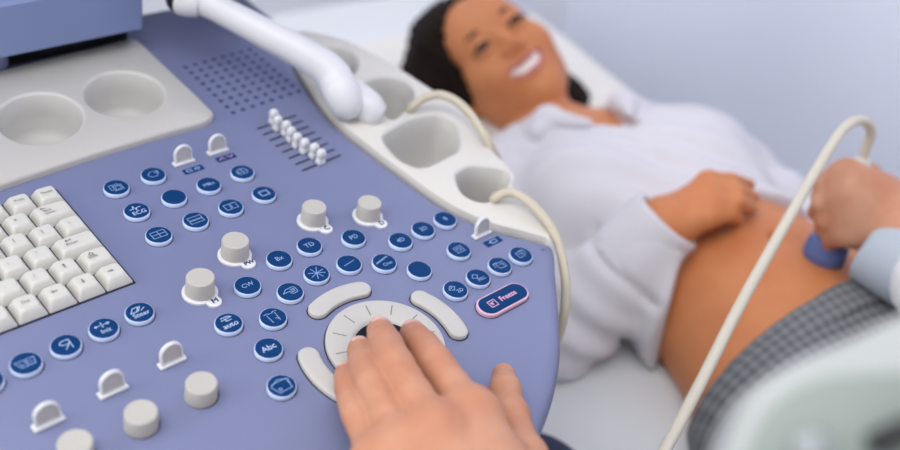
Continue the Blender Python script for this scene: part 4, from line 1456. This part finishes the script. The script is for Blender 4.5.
inv = -np.array(opbase)
me = np_mesh('body', [(PH_world + inv, qh), (po + inv, qo), (pr + inv, qr)])
ob = link_mesh('body', me, [M['skin']], Matrix.Translation(opbase), operator, 180)


# fingernails of the left hand
def nail(p0, p1, r, rot=0.0, lift=.55, w=.62, L=.0105):
    """patch lying on the back of a fingertip; p0 tip centre, p1 next joint"""
    d = Vector(p0 - p1).normalized()
    up = Vector((0, 0, 1)); up = (up - d * up.dot(d)).normalized()
    up = Matrix.Rotation(rot, 3, d) @ up
    sd = d.cross(up)
    bm = bmesh.new()
    loops = []
    for i in range(11):
        t = i / 10
        x = -L * .55 + t * L
        ww = w * (1 - (2 * t - 1) ** 4) ** .5 * 1.25 if 0 < t < 1 else .1
        rr = r + .00035
        drop = .0 if x < 0 else (x ** 2) * 38
        row = []
        for k in range(9):
            a = (k / 8 - .5) * 2 * ww
            row.append(Vector(p0) + d * x + (up * math.cos(a) + sd * math.sin(a)) * (rr - drop))
        loops.append(row)
    loft(bm, loops, 0, False, False, False)
    return bm


for n in order:
    p = [qn(*v) for v in fingers[n]]
    build('fingernail', nail(p[0], p[1], rads[n][0] * mm), M['nail'], MP, operator, 180)
build('fingernail', nail(thumb[0], thumb[1], .0068, math.radians(62)), M['nail'], MP, operator, 180)

# sleeves, coat, cuff, trousers
FCo = Field((-.04, -.42, .40), (1.05, .86, 1.50), .012)
FCo.cap(wl_w * .35 + el_w * .65, el_w, .046, .056, .02); FCo.cap(el_w, sl_w, .058, .070, .03)
cs = np.array(spot(950, 285, .83))
FCo.cap(cs, er_w, .050, .060, .02); FCo.cap(er_w, sr_w, .060, .070, .03)
FCo.cap(sl_w, sr_w, .075, .075, .05)
FCo.ell((.40, -.08, 1.16), (.22, .145, .25), None, .06); FCo.ell((.35, -.15, .78), (.20, .16, .24), None, .08)
FCo.cap(neck + np.array((0, .02, -.05)), neck + np.array((0, .03, .12)), .07, .08, .01, 's')
link_mesh('coat', np_mesh('coat', [FCo.mesh('coat', 2)]), M['coat'], Matrix.Identity(4), operator, 180)
FQ = Field(wr - .12, wr + .16, .0035)
cd = er_w - wr; cd /= np.linalg.norm(cd)
c0 = np.array(spot(874, 247, .885)); c1 = np.array(spot(925, 272, .86)); cq = c1 - c0; cq /= np.linalg.norm(cq)
FQ.cap(c0, c1, .034, .040)
Xq = FQ.grid()
axq = (Xq[0] - c0[0]) * cq[0] + (Xq[1] - c0[1]) * cq[1] + (Xq[2] - c0[2]) * cq[2]
FQ.f = np.maximum(FQ.f, (-.004 - axq).astype(np.float32))
FQ.f += folds(Xq, .0012, 21, 40).astype(np.float32)
link_mesh('cuff', np_mesh('cuff', [FQ.mesh('cuff', 1)]), M['cuff'], Matrix.Identity(4), operator, 180)
FN = Field((-.15, -.35, .02), (.95, .80, .85), .012)
kl = np.array(at_height(522, 512, .66)); kr = kl + np.array((.07, -.24, -.01))
FN.cap((.16, -.22, .64), kl, .085, .066, .04); FN.cap((.26, -.28, .64), kr, .085, .060, .04)
FN.cap(kl, kl + np.array((.02, .03, -.58)), .066, .05, .03); FN.cap(kr, kr + np.array((-.02, .03, -.57)), .060, .05, .03)
link_mesh('trousers', np_mesh('trousers', [FN.mesh('trousers', 2)]), M['navy'], Matrix.Identity(4), operator, 180)

# ------------------------------------------------------------------ the probe in the operator's right hand, with its cable
probe = empty('transducer_probe', Matrix.Translation(Vector(pB)))
tag(probe, 'pale hand-held ultrasound probe with a blue tip pressed on the bare belly, cable looping up', 'probe')
P0 = np.array(spot(863, 158, .900)); tipc = np.array(spot(824, 255, .935))
ax_ = tipc - P0; Lh = np.linalg.norm(ax_); ax_ /= Lh
bm = bmesh.new()
tube(bm, [Vector(P0 + ax_ * t) for t in (0, .006, .02, .045, .07, Lh - .022)], [.0075, .0105, .0125, .0135, .0145, .017], 24)
build('handle', bm, M['probe'], Matrix.Identity(4), probe, 50)
FP = Field(tipc - .05, tipc + .05, .002)
side = np.cross(ax_, np.array((0, 0, 1.0))); side /= np.linalg.norm(side)
for s in (-.005, 0, .005):
    FP.cap(tipc - ax_ * .010 + side * s, tipc - ax_ * .002 + side * s * 1.2, 0.0150, .0150, .008)
link_mesh('probe_head', np_mesh('probe_head', [FP.mesh('probe_head', 2)]), M['probeblue'], Matrix.Identity(4), probe, 180)
cp = [(862, 162, .902), (866, 148, .895), (871, 134, .886), (868, 123.5, .876), (858, 120.5, .866), (847, 126, .856), (836, 139, .846), (817, 169, .828), (790, 216, .80), (765, 260, .775), (738, 309, .745), (700, 384, .705), (666, 448, .67), (648, 482, .65), (628, 530, .62)]
sp = spline([tuple(spot(*c)) for c in cp], 7)
bm = bmesh.new(); tube(bm, sp, .0046, 14)
build('cable', bm, M['cablew'], Matrix.Identity(4), probe, 60)

# ------------------------------------------------------------------ equipment case close to the camera, bottom right
case = empty('equipment_case', Matrix.Translation(Vector((spot(860, 420, .27).x, spot(860, 420, .27).y, 0))))
tag(case, 'white rounded equipment case with pale green front and black handle at the bottom right corner', 'equipment')
DC = .27
ctr = spot(860, 420, DC)
nrm = Vector((-.10, -.62, .78)).normalized()
xa = Vector((1, 0, 0)); xa = (xa - nrm * xa.dot(nrm)).normalized(); ya = nrm.cross(xa)
tiltm = Matrix((xa, ya, nrm)).transposed().to_4x4(); tiltm.translation = ctr


def on_case(px, py):
    """the point of the sloping face that lies behind an image position"""
    o = Vector((0, 0, CAM_Z)); r = spot(px, py, 1.0) - o
    p = o + r * ((ctr - o).dot(nrm) / r.dot(nrm)) - ctr
    return (p.dot(xa), p.dot(ya))


oc = round_poly([on_case(*p) for p in [(706, 540), (726, 446), (752, 388), (800, 357), (854, 338), (905, 312), (960, 292), (1000, 300), (1000, 540)]], [.004, .01, .02, .02, .02, .02, .01, .01, .004], 8)
bm = bmesh.new()
slab(bm, oc, [(.004, -.04), (0, -.036), (0, -.005), (.0012, -.0015), (.004, 0)], 0, True, True)
build('housing', bm, M['case'], tiltm, case, 50)
oi = round_poly([on_case(*p) for p in [(730, 535), (746, 446), (770, 404), (812, 380), (866, 373), (985, 372), (985, 535)]], [.004, .01, .014, .014, .01, .004, .004], 8)
bm = bmesh.new()
slab(bm, oi, [(0, .0002), (0, .0012), (.0008, .0016)], 0)
build('front_panel', bm, M['mint'], tiltm, case, 50)
h0, h1, h2 = on_case(869, 447), on_case(884, 438), on_case(960, 405)
bm = bmesh.new()
tube(bm, [(*h0, .003), (*h1, .006), (*h2, .006)], .0036, 16)
build('handle', bm, M['black'], tiltm, case, 60)
kx, ky = on_case(806, 450)
bm = bmesh.new()
lathe(bm, [(.0060, .001), (.0060, .004), (.0048, .006), (.002, .0065)], 24, 0, kx, ky)
build('knob', bm, M['chrome'], tiltm, case, 40)
bm = bmesh.new()
pb = tiltm @ Vector((.02, -.02, -.03))
tube(bm, [pb, (pb.x, pb.y, .03)], .016, 20)
lathe(bm, [(.16, 0), (.16, .02), (.13, .035), (.03, .045)], 40, 0, pb.x, pb.y)
build('stand', bm, M['metal'], Matrix.Identity(4), case, 40)
